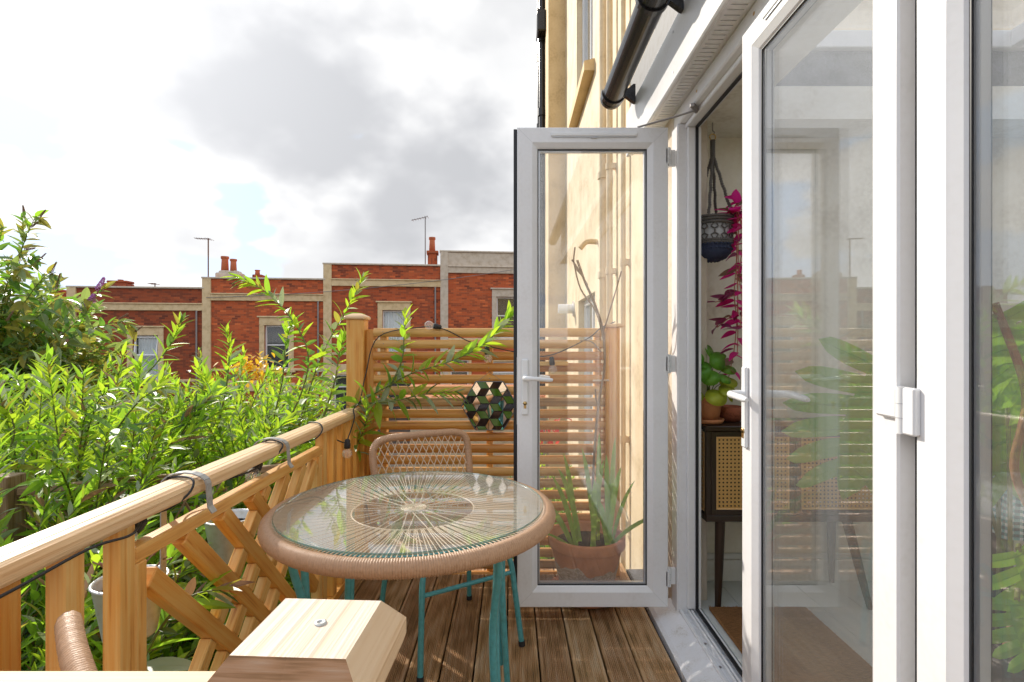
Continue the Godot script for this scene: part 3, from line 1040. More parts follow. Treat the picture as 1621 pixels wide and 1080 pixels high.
func build_extension() -> void:
	var o := thing("flat_roofed_extension", "white flat roofed extension holding the folding glass doors", "building")
	var st := mb()
	bd(st, 0.742, 0.90, -1.75, 2.28, 2.43, 2.95, 0.004)
	bd(st, 0.90, 4.0, -1.75, 2.25, 2.66, 2.95)
	put("wall", st, M.peeling_render, o)
	st = mb()
	bd(st, 0.90, 4.0, 2.40, 2.56, 2.42, 2.95)
	bd(st, 0.90, 4.0, 2.40, 2.56, -2.3, 0.2)
	bd(st, 0.90, 1.05, 2.40, 2.56, 0.2, 2.42)
	bd(st, 3.5, 4.0, 2.40, 2.56, 0.2, 2.42)
	put("roof", st, M.slate, o)
	st = mb()
	bd(st, 0.75, 0.90, -1.75, 2.28, -2.3, -0.45)
	bd(st, 3.86, 4.0, -1.75, 2.40, -2.3, 2.66)
	bd(st, 0.90, 3.86, -1.75, 2.40, -2.3, -2.16)
	put("wall", st, M.peeling_render, o)
	# fascia, board above it, soffit
	st = mb()
	bd(st, 0.642, 0.662, 2.262, 2.505, -2.3, 2.96, 0.005)
	var fa := put("fascia", st, M.white_plastic, o)
	for d in [0.9, 1.5, 2.1, 2.7]:
		for y in [2.3, 2.46]:
			st = mb()
			tube(st, [at(0.645, y, d), at(0.6405, y, d)], 0.005, 8)
			put("nail_cap", st, M.spacer, fa)
	st = mb()
	bd(st, 0.664, 0.90, 2.507, 2.68, -2.3, 2.95, 0.004)
	put("roof_edge_board", st, M.shaded_grey_board, o)
	st = mb()
	bd(st, 0.645, 0.76, 2.40, 2.506, 2.945, 2.957)
	put("end_cap", st, M.white_plastic, o)
	st = mb()
	bd(st, 0.6625, 0.678, 2.272, 2.281, -2.3, 2.95)
	bd(st, 0.730, 0.80, 2.272, 2.281, -2.3, 2.95)
	var so := put("soffit", st, M.white_plastic, o)
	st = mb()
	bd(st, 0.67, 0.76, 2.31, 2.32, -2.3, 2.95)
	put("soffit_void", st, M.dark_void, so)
	st = mb()
	bx(st, Vector3(0, 0, 0), Vector3(0.0518, 0.0088, 0.0208), 0.0)
	var bar_mesh := st.commit()
	var d := 0.75
	while d < 2.93:
		inst("vent_bar", bar_mesh, M.white_plastic, so, Transform3D(Basis(), at(0.704, 2.2765, d)))
		d += 0.0272
	st = mb()
	bd(st, 0.678, 0.730, 2.2725, 2.2805, -2.3, 0.735)
	put("soffit_strip", st, M.white_plastic, so)
	# door frame: head, jambs, threshold with tracks
	st = mb()
	bd(st, 0.742, 0.835, 2.20, 2.27, -0.45, 2.42, 0.006)
	bd(st, 0.77, 0.835, 2.178, 2.2, -0.45, 2.35, 0.004)
	var fr := put("door_frame", st, M.white_plastic, o)
	st = mb()
	bd(st, 0.735, 0.835, 0.0, 2.20, 2.345, 2.43, 0.006)
	bd(st, 0.775, 0.835, 0.06, 2.178, 2.325, 2.345, 0.004)
	put("jamb", st, M.white_plastic, fr)
	st = mb()
	bd(st, 0.735, 0.835, 0.0, 2.20, -0.5, -0.42, 0.006)
	put("jamb", st, M.white_plastic, fr)
	st = mb()
	bd(st, 0.808, 0.82, 2.170, 2.1785, -0.4, 2.325)
	bd(st, 0.808, 0.82, 0.06, 2.17, 2.3185, 2.325)
	bd(st, 0.806, 0.82, 0.0605, 0.067, -0.4, 2.32)
	put("gasket", st, M.black_gasket, fr)
	st = mb()
	bd(st, 0.742, 0.845, 0.0, 0.036, -0.45, 2.345, 0.004)
	for r in [[0.742, 0.758, 0.052], [0.776, 0.786, 0.056], [0.79, 0.80, 0.056], [0.818, 0.835, 0.0605]]:
		bd(st, r[0], r[1], 0.034, r[2], -0.45, 2.345, 0.003)
	put("threshold", st, M.white_plastic, fr)
	for q in [1.95, 2.1, 1.75]:
		st = mb()
		tube(st, [at(0.768, 0.037, q), at(0.768, 0.039, q)], 0.006, 8)
		put("track_screw", st, M.dull_metal, fr)
	for q in [2.12, 1.62, 1.1]:
		st = mb()
		tube(st, [at(0.7425, 2.235, q), at(0.7405, 2.235, q)], 0.006, 8)
		put("head_screw", st, M.brass, fr)
	st = mb()
	prism(st, [Vector2(0.636, -0.03), Vector2(0.742, -0.03), Vector2(0.742, 0.042), Vector2(0.652, 0.014), Vector2(0.636, 0.004)], 2.95, at(0, 0, 2.47))
	put("cill", st, M.white_sill, o)
	st = mb()
	bd(st, 0.64, 0.742, -1.75, -0.03, -0.5, 2.95)
	put("plinth", st, M.slate, o)

	# gutter along the eaves
	var g := thing("black_gutter", "black round gutter pipe running under the roof edge", "gutter")
	st = mb()
	var prof := []
	for i in range(19):
		var a := PI + PI * i / 18.0
		prof.append(Vector2(cos(a), sin(a)) * 0.056)
	for i in range(19):
		var a := TAU - PI * i / 18.0
		prof.append(Vector2(cos(a), sin(a)) * 0.0525)
	prism(st, prof, 4.8, at(0.53, 2.52, 2.80))
	put("channel", st, M.black_plastic, g)
	st = mb()
	tube(st, [at(0.578, 2.535, 2.79), at(0.578, 2.535, -2.0)], 0.012, 8)
	put("inner_lip", st, M.black_plastic, g)
	st = mb()
	lathe(st, [Vector2(0, -0.006), Vector2(0.059, -0.006), Vector2(0.059, 0.02), Vector2(0.054, 0.03)], 20, at(0.53, 2.52, 2.80), Basis(Vector3.RIGHT, PI / 2))
	put("stop_end", st, M.black_plastic, g)
	for q in [2.74, 1.98, 1.2, 0.4]:
		st = mb()
		var p := [Vector2(0.110, 0.04), Vector2(0.110, -0.055), Vector2(0.098, -0.05)]
		for i in range(13):
			var a := TAU - 0.35 - (PI - 0.1) * i / 12.0
			p.append(Vector2(cos(a), sin(a)) * 0.064)
		for i in range(13):
			var a := PI + 0.25 + (PI - 0.1) * i / 12.0
			p.append(Vector2(cos(a), sin(a)) * 0.0575)
		p.append(Vector2(0.075, 0.02))
		p.append(Vector2(0.098, 0.04))
		prism(st, p, 0.028, at(0.53, 2.52, q + 0.014))
		put("bracket", st, M.black_plastic, g)


# ---------------------------------------------------------------- the room behind the doors

func build_room() -> void:
	var fl := thing_structure("floor")
	var x := 0.846
	var row := 0
	while x < 3.86:
		var x1 := minf(x + 0.178, 3.86)
		var d: float = 2.64 - [0.0, 0.62, 0.31][row % 3]
		if d < 2.64:
			plank(fl, x, x1, d + 0.001, 2.64)
		while d > -2.1:
			plank(fl, x, x1, maxf(d - 1.2, -2.1) + 0.001, d)
			d -= 1.2
		x += 0.18
		row += 1
	var st := mb()
	bd(st, 0.84, 3.86, -0.02, 0.038, -2.14, 2.64)
	setting("sub_floor", st, M.slate)
	st = mb()
	bd(st, 0.838, 3.86, 0.05, 2.25, 2.64, 2.66)
	var w := setting("interior_wall", st, M.wall_paint)
	st = mb()
	bd(st, 0.84, 3.86, 0.05, 0.155, 2.622, 2.64, 0.003)
	bd(st, 0.84, 3.86, 0.155, 0.185, 2.628, 2.64, 0.004)
	put("skirting", st, M.skirting_white, w)
	st = mb()
	bd(st, 3.84, 3.86, 0.04, 2.25, -2.14, 2.64)
	bd(st, 0.90, 3.84, 0.04, 2.25, -2.16, -2.14)
	bd(st, 0.836, 0.90, 0.04, 2.25, -2.14, -0.46)
	setting("interior_wall", st, M.wall_paint)
	st = mb()
	bd(st, 0.836, 3.86, 2.25, 2.40, 2.42, 2.66)
	bd(st, 0.836, 3.86, 2.25, 2.40, -2.16, 0.2)
	bd(st, 0.836, 1.05, 2.25, 2.40, 0.2, 2.42)
	bd(st, 3.5, 3.86, 2.25, 2.40, 0.2, 2.42)
	setting("ceiling", st, M.ceiling_paint)
	var o := thing("added_rooflight", "flat skylight added unseen in the extension ceiling to brighten the room", "added_rooflight")  # added out of view to bring more daylight into the room
	st = mb()
	for r in [[1.02, 1.08, 0.17, 2.45], [3.47, 3.53, 0.17, 2.45], [1.08, 3.47, 0.17, 0.23], [1.08, 3.47, 2.39, 2.45], [2.25, 2.30, 0.23, 2.39]]:
		bd(st, r[0], r[1], 2.561, 2.64, r[2], r[3], 0.004)
	put("frame", st, M.white_plastic, o)
	st = mb()
	bd(st, 1.081, 3.469, 2.645, 2.651, 0.231, 2.389)
	put("pane", st, M.glass, o)


func thing_structure(called: String) -> Node3D:
	var o := Node3D.new()
	o.name = numbered(called)
	add_child(o)
	o.set_meta("kind", "structure")
	return o


func plank(parent: Node, x0: float, x1: float, d0: float, d1: float) -> void:
	if d1 < -0.3:
		return
	var st := mb()
	bd(st, x0, x1, 0.039, 0.05, d0, d1, 0.0015, 2)
	put("plank", st, M.grey_plank, parent)


# ---------------------------------------------------------------- deck, railing, fence

func board_mesh(w: float, l: float) -> ArrayMesh:
	# reeded decking: smooth margins, seventeen fine grooves
	var pts := []
	var m := 0.013
	var n := 13
	var pitch := (w - 2 * m) / n
	pts.append(Vector2(-w / 2, -0.026))
	pts.append(Vector2(-w / 2, -0.003))
	pts.append(Vector2(-w / 2 + 0.003, 0.0))
	for i in range(n):
		var x := -w / 2 + m + i * pitch
		pts.append(Vector2(x, 0.0))
		pts.append(Vector2(x + pitch * 0.25, -0.0034))
		pts.append(Vector2(x + pitch * 0.5, -0.0034))
		pts.append(Vector2(x + pitch * 0.75, 0.0))
	pts.append(Vector2(w / 2 - 0.003, 0.0))
	pts.append(Vector2(w / 2, -0.003))
	pts.append(Vector2(w / 2, -0.026))
	var st := mb()
	var off := Vector2(rng.randf() * 9.0, rng.randf() * 9.0)
	for i in range(pts.size() - 1):
		var p: Vector2 = pts[i]
		var q: Vector2 = pts[i + 1]
		var e := q - p
		face(st, [Vector3(p.x, p.y, 0), Vector3(q.x, q.y, 0), Vector3(q.x, q.y, l), Vector3(p.x, p.y, l)], [Vector2(0, p.x) + off, Vector2(0, q.x) + off, Vector2(l, q.x) + off, Vector2(l, p.x) + off], Vector3(-e.y, e.x, 0))
	for z in [0.0, l]:
		face(st, [Vector3(-w / 2, 0, z), Vector3(w / 2, 0, z), Vector3(w / 2, -0.026, z), Vector3(-w / 2, -0.026, z)], [off, off + Vector2(0, w), off + Vector2(0.02, w), off + Vector2(0.02, 0)], Vector3(0, 0, -1 if z == 0.0 else 1))
	return st.commit()


func build_deck() -> void:
	var dk := thing_structure("deck_floor")
	var mats := ["deck_board", "deck_board_dark", "deck_board_grey", "deck_board_dark", "deck_board", "deck_board_grey", "deck_board_dark"]
	for i in range(12):
		var w := 0.118
		var x := 0.5515 - 0.1245 * (i - 1) - 0.1
		if i == 0:
			w = 0.136
			x = 0.5515
		else:
			x = 0.4845 - 0.0055 - 0.059 - 0.1245 * (i - 1)
		inst("board", board_mesh(w, 3.95), M[mats[i % 7]], dk, Transform3D(Basis(), at(x, 0.0, 2.96)))
	var st := mb()
	for d in [2.9, 2.4, 1.9, 1.4, 0.9, 0.4, -0.1, -0.6]:
		bd(st, -0.87, 0.62, -0.17, -0.0275, d, d + 0.045)
	stuff(put("joists", st, M.deck_board_dark, dk))
	st = mb()
	bd(st, -0.9, 0.64, -0.36, -0.18, -0.9, 3.0)
	put("deck_underlay", st, M.soil, dk)


func bar_part(called: String, parent: Node, a: Vector3, b: Vector3, w: float, t: float, m: String, bev := 0.003, up := Vector3.UP) -> void:
	var st := mb()
	bar(st, a, b, w, t, bev, up)
	put(called, st, M[m], parent)


func baluster(parent: Node, d: float, y0 := 0.098, y1 := 0.851) -> void:
	var st := mb()
	bd(st, -0.826, -0.79, y0, y1, d, d + 0.047, 0.003)
	put("baluster", st, M[["stained_pine", "stained_pine_pale", "stained_pine_deep"][rng.randi() % 3]], parent)


func build_rail() -> void:
	var o := thing("deck_railing", "orange stained timber railing with a lattice panel along the garden side", "railing")
	var st := mb()
	# handrail: eased top edges and a shallow bead along the top
	var prof := [Vector2(-0.866, 0.852), Vector2(-0.783, 0.852), Vector2(-0.781, 0.858), Vector2(-0.781, 0.874), Vector2(-0.786, 0.883), Vector2(-0.796, 0.888), Vector2(-0.812, 0.8885), Vector2(-0.8128, 0.887), Vector2(-0.8148, 0.887), Vector2(-0.8155, 0.8885), Vector2(-0.853, 0.888), Vector2(-0.862, 0.884), Vector2(-0.867, 0.875), Vector2(-0.868, 0.858)]
	prism(st, prof, 2.30, at(0, 0, 2.80))
	put("handrail", st, M.weathered_handrail, o)
	bar_part("bottom_rail", o, at(-0.808, 0.08, 0.5), at(-0.808, 0.08, 2.80), 0.036, 0.045, "stained_pine")
	for d in [0.555, 0.683, 0.811, 0.938]:
		baluster(o, d)
	baluster(o, 1.07)
	for d in [2.235, 2.36, 2.485, 2.61, 2.715]:
		baluster(o, d)
	# lattice panel
	var pn := mb()
	bd(pn, -0.826, -0.79, 0.762, 0.796, 1.118, 2.222, 0.003)
	bd(pn, -0.826, -0.79, 0.10, 0.135, 1.118, 2.222, 0.003)
	bd(pn, -0.826, -0.79, 0.135, 0.762, 1.118, 1.153, 0.003)
	bd(pn, -0.826, -0.79, 0.135, 0.762, 2.187, 2.222, 0.003)
	var pa := put("lattice_panel", pn, M.stained_pine_pale, o)
	var lo := 0.137
	var hi := 0.760
	var xa := -0.808
	# falling bars are whole, rising bars are cut between them
	var fall := []
	for c in [0.95 + 0.7, 1.125 + 0.76, 1.30 + 0.76, 1.47 + 0.76, 1.64 + 0.76]:
		fall.append(c)
	for c in [1.62, 1.885, 2.06, 2.23, 2.40]:
		var d0 := maxf(1.172, c - hi)
		var d1 := minf(c - lo, 2.170)
		bar_part("lattice_bar", pa, at(xa, c - d0 , d0), at(xa, c - d1, d1), 0.034, 0.046, ["stained_pine", "stained_pine_deep"][rng.randi() % 2], 0.003, Vector3.RIGHT)
	for c in [1.745 - 0.76, 1.90 - 0.76, 2.05 - 0.76, 2.19 - 0.76]:
		# y = d - c, cut where it meets the falling bars y = f - d
		var d0 := maxf(c + lo, 1.172)
		var d1 := minf(c + hi, 2.170)
		var cuts := [d0]
		for f in [1.62, 1.885, 2.06, 2.23, 2.40]:
			var dm: float = (f + c) / 2
			if dm > d0 and dm < d1:
				cuts.append(dm)
		cuts.append(d1)
		for i in range(cuts.size() - 1):
			var a: float = cuts[i] + (0.017 if i > 0 else 0.0)
			var b: float = cuts[i + 1] - (0.017 if i < cuts.size() - 2 else 0.0)
			if b - a > 0.03:
				bar_part("lattice_bar", pa, at(xa, a - c, a), at(xa, b - c, b), 0.030, 0.044, "stained_pine_pale", 0.003, Vector3.RIGHT)
	# railing across the near end
	o = thing("end_railing", "pale timber railing across the near end of the deck, joined to the capped post", "railing")
	st = mb()
	prism(st, [Vector2(0.50, 0.852), Vector2(0.557, 0.852), Vector2(0.559, 0.878), Vector2(0.552, 0.888), Vector2(0.508, 0.888), Vector2(0.5, 0.88)], 0.56, at(-0.78, 0, 0), Basis(Vector3(0, 0, -1), Vector3(0, 1, 0), Vector3(1, 0, 0)))
	put("handrail", st, M.cap_side, o)
	bar_part("bottom_rail", o, at(-0.79, 0.08, 0.527), at(-0.235, 0.08, 0.527), 0.036, 0.045, "stained_pine")
	for x in [-0.68, -0.55, -0.42, -0.30]:
		st = mb()
		bd(st, x - 0.018, x + 0.018, 0.103, 0.852, 0.51, 0.545, 0.003)
		put("baluster", st, M.stained_pine, o)
	# near newel with its chamfered cap
	o = thing("capped_post", "square pine post with a chamfered cap and one screw in front", "post", at(-0.186, 0, 0.497), deg_to_rad(-3.0))
	st = mb()
	bx(st, Vector3(0, 0.44, 0), Vector3(0.094, 0.90, 0.094), 0.004)
	put("post", st, M.stained_pine_pale, o)
	st = mb()
	var rings := [[0.047, 0.888], [0.05, 0.893], [0.06, 0.907], [0.0685, 0.914], [0.071, 0.922], [0.071, 0.938], [0.0502, 0.965]]
	var chamfer := mb()
	var dimmed_flank := mb()
	for i in range(rings.size() - 1):
		for k in range(4):
			var bs := Basis(Vector3.UP, k * PI / 2)
			var a: float = rings[i][0]
			var c: float = rings[i + 1][0]
			var ya: float = rings[i][1]
			var yc: float = rings[i + 1][1]
			var trg := chamfer if k == 0 else (dimmed_flank if k == 1 else st)
			face(trg, [bs * Vector3(-a, ya, a), bs * Vector3(a, ya, a), bs * Vector3(c, yc, c), bs * Vector3(-c, yc, c)], [Vector2(-a, ya), Vector2(a, ya), Vector2(c, yc), Vector2(-c, yc)], bs * Vector3(0, 0.3, 1))
	var tp: float = rings[rings.size() - 1][0]
	face(st, [Vector3(-tp, 0.965, -tp), Vector3(tp, 0.965, -tp), Vector3(tp, 0.965, tp), Vector3(-tp, 0.965, tp)], [Vector2(-tp, -tp), Vector2(-tp, tp), Vector2(tp, tp), Vector2(tp, -tp)], Vector3.UP)
	var cap := put("cap", st, M.raw_pine, o)
	put("cap_end_grain", chamfer, M.end_grain, cap)
	put("cap_side", dimmed_flank, M.cap_side, cap)  # right side painted yellower and darker for the light grazing it
	st = mb()
	lathe(st, [Vector2(0.0058, 0.9652), Vector2(0.0055, 0.9665), Vector2(0.0028, 0.9668), Vector2(0.0024, 0.9655), Vector2(0, 0.9655)], 16, Vector3(0.006, 0, -0.004))
	put("screw", st, M.zinc, cap)


func build_fence() -> void:
	var o := thing("slatted_fence", "timber privacy fence of rounded horizontal slats at the end of the deck", "fence")
	var st := mb()
	# left post and cap
	bd(st, -0.871, -0.778, -0.3, 1.352, 2.80, 2.893, 0.004)
	var po := put("post", st, M.stained_pine, o)
	st = mb()
	bd(st, -0.882, -0.767, 1.352, 1.372, 2.79, 2.904, 0.006)
	var c := Vector3(-0.8245, 1.372, -2.847)
	for k in range(4):
		var b := Basis(Vector3.UP, k * PI / 2)
		face(st, [c + b * Vector3(-0.052, 0, 0.052), c + b * Vector3(0.052, 0, 0.052), c + b * Vector3(0.02, 0.014, 0.02), c + b * Vector3(-0.02, 0.014, 0.02)], [Vector2(0, 0), Vector2(0.1, 0), Vector2(0.07, 0.04), Vector2(0.03, 0.04)], b * Vector3(0, 1, 0.3))
	face(st, [c + Vector3(-0.02, 0.014, -0.02), c + Vector3(0.02, 0.014, -0.02), c + Vector3(0.02, 0.014, 0.02), c + Vector3(-0.02, 0.014, 0.02)], [Vector2(0, 0), Vector2(0.1, 0), Vector2(0.1, 0.1), Vector2(0, 0.1)], Vector3.UP)
	put("post_cap", st, M.weathered_handrail, po)
	bar_part("end_batten", o, at(-0.752, -0.1, 2.865), at(-0.752, 1.30, 2.865), 0.05, 0.05, "stained_pine_deep")
	for x in [-0.685, -0.115, 0.465]:
		bar_part("batten", o, at(x, -0.1, 2.872), at(x, 1.305, 2.872), 0.034, 0.05, "stained_pine_pale", 0.002, Vector3.RIGHT)
	# right post
	st = mb()
	bd(st, 0.50, 0.575, -0.3, 1.31, 2.80, 2.875, 0.004)
	po = put("post", st, M.stained_pine, o)
	st = mb()
	bd(st, 0.488, 0.60, 1.31, 1.33, 2.785, 2.89, 0.005)
	put("post_cap", st, M.weathered_handrail, po)
	# slats: flat back, rounded face
	var variants := []
	for v in range(4):
		st = mb()
		var prof := []
		var hh := 0.0232
		for i in range(9):
			var a := -PI / 2 + PI * i / 8.0
			prof.append(Vector2(0.006 + 0.016 * cos(a), hh * sin(a)))
		prof.append(Vector2(-0.004, hh))
		prof.append(Vector2(-0.004, -hh))
		prism(st, prof, 1.232, Vector3.ZERO, Basis(Vector3(0, 0, 1), Vector3(0, 1, 0), Vector3(1, 0, 0)))
		variants.append(st.commit())
	st = mb()
	lathe(st, [Vector2(0, 0.001), Vector2(0.0022, 0.0008), Vector2(0.0028, -0.0005)], 8)
	var nail := st.commit()
	var y := 1.283
	var i := 0
	while y > -0.02:
		inst("slat", variants[i % 4], M[["fence_slat", "fence_slat_pale", "fence_slat_deep", "fence_slat", "fence_slat_grey", "fence_slat", "fence_slat_deep"][i * 3 % 7] if i > 1 else "fence_slat_pale"], o, Transform3D(Basis(), at(-0.732 + rng.randf_range(-0.002, 0.002), y + rng.randf_range(-0.001, 0.001), 2.838)))
		for x in [-0.685, -0.115, 0.465]:
			inst("nail", nail, M.dull_metal, o, Transform3D(Basis(Vector3.RIGHT, PI / 2), at(x + rng.randf_range(-0.008, 0.008), y + rng.randf_range(-0.004, 0.004), 2.8165)))
		y -= 0.0618
		i += 1
	# small shelf board seen through the door
	st = mb()
	bd(st, 0.115, 0.30, 1.108, 1.13, 2.785, 2.83, 0.003)
	put("ledge", st, M.stained_pine_pale, o)
	st = mb()
	tube(st, [at(0.43, 1.03, 2.79), at(0.515, 1.032, 2.79)], 0.005, 8)
	solo("cane_tie", "pale horizontal cane tied across the bare climber stem", "cane", st, M.raw_pine)


# ---------------------------------------------------------------- glass doors

# four mitred sides from a profile of (inset, z) points; the ring lies in the local xy plane
func frame_ring(st: SurfaceTool, x0: float, x1: float, y0: float, y1: float, prof: Array) -> void:
	for i in range(prof.size()):
		var p: Vector2 = prof[i]
		var q: Vector2 = prof[(i + 1) % prof.size()]
		var e := q - p
		var n2 := Vector2(-e.y, e.x).normalized()
		var P := [Vector3(x0 + p.x, y0 + p.x, p.y), Vector3(x1 - p.x, y0 + p.x, p.y), Vector3(x1 - p.x, y1 - p.x, p.y), Vector3(x0 + p.x, y1 - p.x, p.y)]
		var Q := [Vector3(x0 + q.x, y0 + q.x, q.y), Vector3(x1 - q.x, y0 + q.x, q.y), Vector3(x1 - q.x, y1 - q.x, q.y), Vector3(x0 + q.x, y1 - q.x, q.y)]
		var inw := [Vector3.UP, Vector3.LEFT, Vector3.DOWN, Vector3.RIGHT]
		for k in range(4):
			var l := (k + 1) % 4
			face(st, [P[k], P[l], Q[l], Q[k]], [Vector2(0, 0), Vector2(1, 0), Vector2(1, 0.1), Vector2(0, 0.1)], inw[k] * n2.x + Vector3(0, 0, n2.y))


func lever(parent: Node, x: float, y: float, side: float) -> void:
	var z := 0.034 * side
	var st := mb()
	bx(st, Vector3(x, y - 0.035, z + 0.0055 * side), Vector3(0.030, 0.245, 0.011), 0.004)
	var h := put("handle", st, M.white_gloss, parent)
	st = mb()
	tube(st, spline([Vector3(x, y + 0.005, z + 0.008 * side), Vector3(x, y + 0.005, z + 0.04 * side), Vector3(x + 0.012, y + 0.005, z + 0.053 * side), Vector3(x + 0.05, y + 0.004, z + 0.055 * side), Vector3(x + 0.118, y - 0.001, z + 0.052 * side)], 4), [0.012, 0.012, 0.012, 0.012, 0.0115, 0.0112, 0.011, 0.011, 0.0108, 0.0105, 0.0105, 0.010, 0.010, 0.0098, 0.0095, 0.009, 0.006], 10)
	put("lever", st, M.white_gloss, h)
	st = mb()
	lathe(st, [Vector2(0.0, 0.0), Vector2(0.0085, 0.0), Vector2(0.0085, 0.004), Vector2(0, 0.004)], 14, Vector3(x, y - 0.105, z + 0.010 * side), Basis(Vector3.RIGHT, PI / 2 * side))
	bx(st, Vector3(x, y - 0.117, z + 0.012 * side), Vector3(0.0105, 0.022, 0.004), 0.001)
	put("lock_cylinder", st, M.brass, h)


func door_leaf(label: String, pos: Vector3, turn: float, w: float, h: float, handle: bool) -> Node3D:
	var o := thing("glazed_door", label, "door", pos, turn, "leaves of the folding glass doors")
	var st := mb()
	var prof := [Vector2(0.0, -0.030), Vector2(0.0, 0.030), Vector2(0.004, 0.034), Vector2(0.066, 0.034), Vector2(0.070, 0.0315), Vector2(0.086, 0.022), Vector2(0.090, 0.017), Vector2(0.090, -0.017), Vector2(0.086, -0.022), Vector2(0.070, -0.0315), Vector2(0.066, -0.034), Vector2(0.004, -0.034)]
	frame_ring(st, 0, w, 0, h, prof)
	put("frame", st, M.white_plastic, o)
	st = mb()
	for s in [-1.0, 1.0]:
		frame_ring(st, 0.0895, w - 0.0895, 0.0895, h - 0.0895, [Vector2(0.0, s * 0.0145 - 0.0022), Vector2(0.0, s * 0.0145 + 0.0022), Vector2(0.0045, s * 0.0145 + 0.0022), Vector2(0.0045, s * 0.0145 - 0.0022)])
	put("gasket", st, M.black_gasket, o)
	st = mb()
	frame_ring(st, 0.0905, w - 0.0905, 0.0905, h - 0.0905, [Vector2(0.0, -0.0085), Vector2(0.0, 0.0085), Vector2(0.010, 0.0085), Vector2(0.010, -0.0085)])
	put("spacer_bar", st, M.spacer, o)
	for s in [-1.0, 1.0]:
		st = mb()
		bx(st, Vector3(w / 2, h / 2, s * 0.0107), Vector3(w - 0.182, h - 0.182, 0.004))
		put("pane", st, M.glass, o)
	# welded corners show as fine lines
	for cx in [0.0, w]:
		for cy in [0.0, h]:
			st = mb()
			var dx := 1.0 if cx == 0.0 else -1.0
			var dy := 1.0 if cy == 0.0 else -1.0
			bar(st, Vector3(cx + dx * 0.004, cy + dy * 0.004, 0.0335), Vector3(cx + dx * 0.066, cy + dy * 0.066, 0.0335), 0.0014, 0.0014, 0.0, Vector3(0, 0, 1))
			put("weld_line", st, M.weld_grey, o)
	# ventilator strip on the top rail
	st = mb()
	bx(st, Vector3(w * 0.5 + 0.005, h - 0.032, 0.0375), Vector3(w * 0.57, 0.019, 0.0085), 0.003)
	var v := put("trickle_vent", st, M.white_gloss, o)
	st = mb()
	bx(st, Vector3(w * 0.5 + 0.005, h - 0.0435, 0.0365), Vector3(w * 0.55, 0.003, 0.004), 0.0)
	bx(st, Vector3(w * 0.5 + 0.005, h - 0.046, 0.038), Vector3(0.03, 0.008, 0.006), 0.002)
	put("vent_slot", st, M.spacer, v)
	if handle:
		lever(o, 0.034, 1.004, 1.0)
		lever(o, 0.034, 1.004, -1.0)
		st = mb()
		bx(st, Vector3(-0.0035, 0.95, 0.0), Vector3(0.006, 0.3, 0.018), 0.001)
		put("lock_faceplate", st, M.chrome, o)
	return o


func build_doors() -> void:
	var h := 2.11
	var y := 0.066
	var o := door_leaf("white glazed door swung out square to the wall, terracotta pot behind its glass", at(0.027, y, 2.364), 0.0, 0.664, h, true)
	var st := mb()
	bx(st, Vector3(-0.008, h / 2, -0.012), Vector3(0.0155, h + 0.004, 0.042), 0.002)
	bx(st, Vector3(0.33, h + 0.0035, -0.012), Vector3(0.66, 0.007, 0.03), 0.002)
	put("weather_seal", st, M.black_gasket, o)
	for hy in [0.125, 1.07, 1.985]:
		hinge(o, Vector3(0.672, hy, 0.010), false)
	o = door_leaf("shut white glazed door with a lever, rattan sideboard behind its glass", at(0.746, y, 1.637), -PI / 2, 0.661, h, true)
	for hy in [0.125, 1.042, 1.985]:
		hinge(o, Vector3(0.680, hy, 0.040), true)
	st = mb()
	bx(st, Vector3(0.6815, h / 2, -0.012), Vector3(0.039, h, 0.030), 0.0)
	put("joint_gasket", st, M.black_gasket, o)
	door_leaf("shut white glazed door with checked cloth and split leaves behind its glass, no lever", at(0.746, y, 0.9345), -PI / 2, 0.661, h, false)
	# stay arm between the head of the frame and the open door
	o = thing("door_stay", "thin dark metal stay arm above the open glass door", "door stay")
	st = mb()
	tube(st, [at(0.56, 2.182, 2.345), at(0.69, 2.186, 2.25), at(0.752, 2.186, 2.19)], 0.0045, 8)
	put("arm", st, M.dull_metal, o)
	st = mb()
	bx(st, at(0.752, 2.189, 2.17), Vector3(0.02, 0.016, 0.075), 0.003, Basis(Vector3.UP, -0.6))
	put("bracket", st, M.dull_metal, o)


func hinge(o: Node, c: Vector3, full: bool) -> void:
	var st := mb()
	tube(st, [c + Vector3(0, -0.042, 0), c + Vector3(0, 0.042, 0)], 0.0105, 14)
	var k := put("hinge", st, M.white_gloss, o)
	st = mb()
	if full:
		bx(st, c + Vector3(-0.036, 0.012, -0.001), Vector3(0.058, 0.058, 0.014), 0.004)
		bx(st, c + Vector3(0.020, 0.0, -0.001), Vector3(0.03, 0.084, 0.014), 0.003)
	else:
		bx(st, c + Vector3(-0.012, 0, 0.012), Vector3(0.016, 0.07, 0.024), 0.003)
		bx(st, c + Vector3(0.018, 0, -0.012), Vector3(0.032, 0.075, 0.014), 0.003)
	put("hinge_plate", st, M.white_gloss, k)
	for y in [-0.014, 0.012]:
		st = mb()
		tube(st, [c + Vector3(0, y, 0), c + Vector3(0, y + 0.0012, 0)], 0.0109, 14)
		put("hinge_washer", st, M.spacer, k)


# ---------------------------------------------------------------- table and chairs

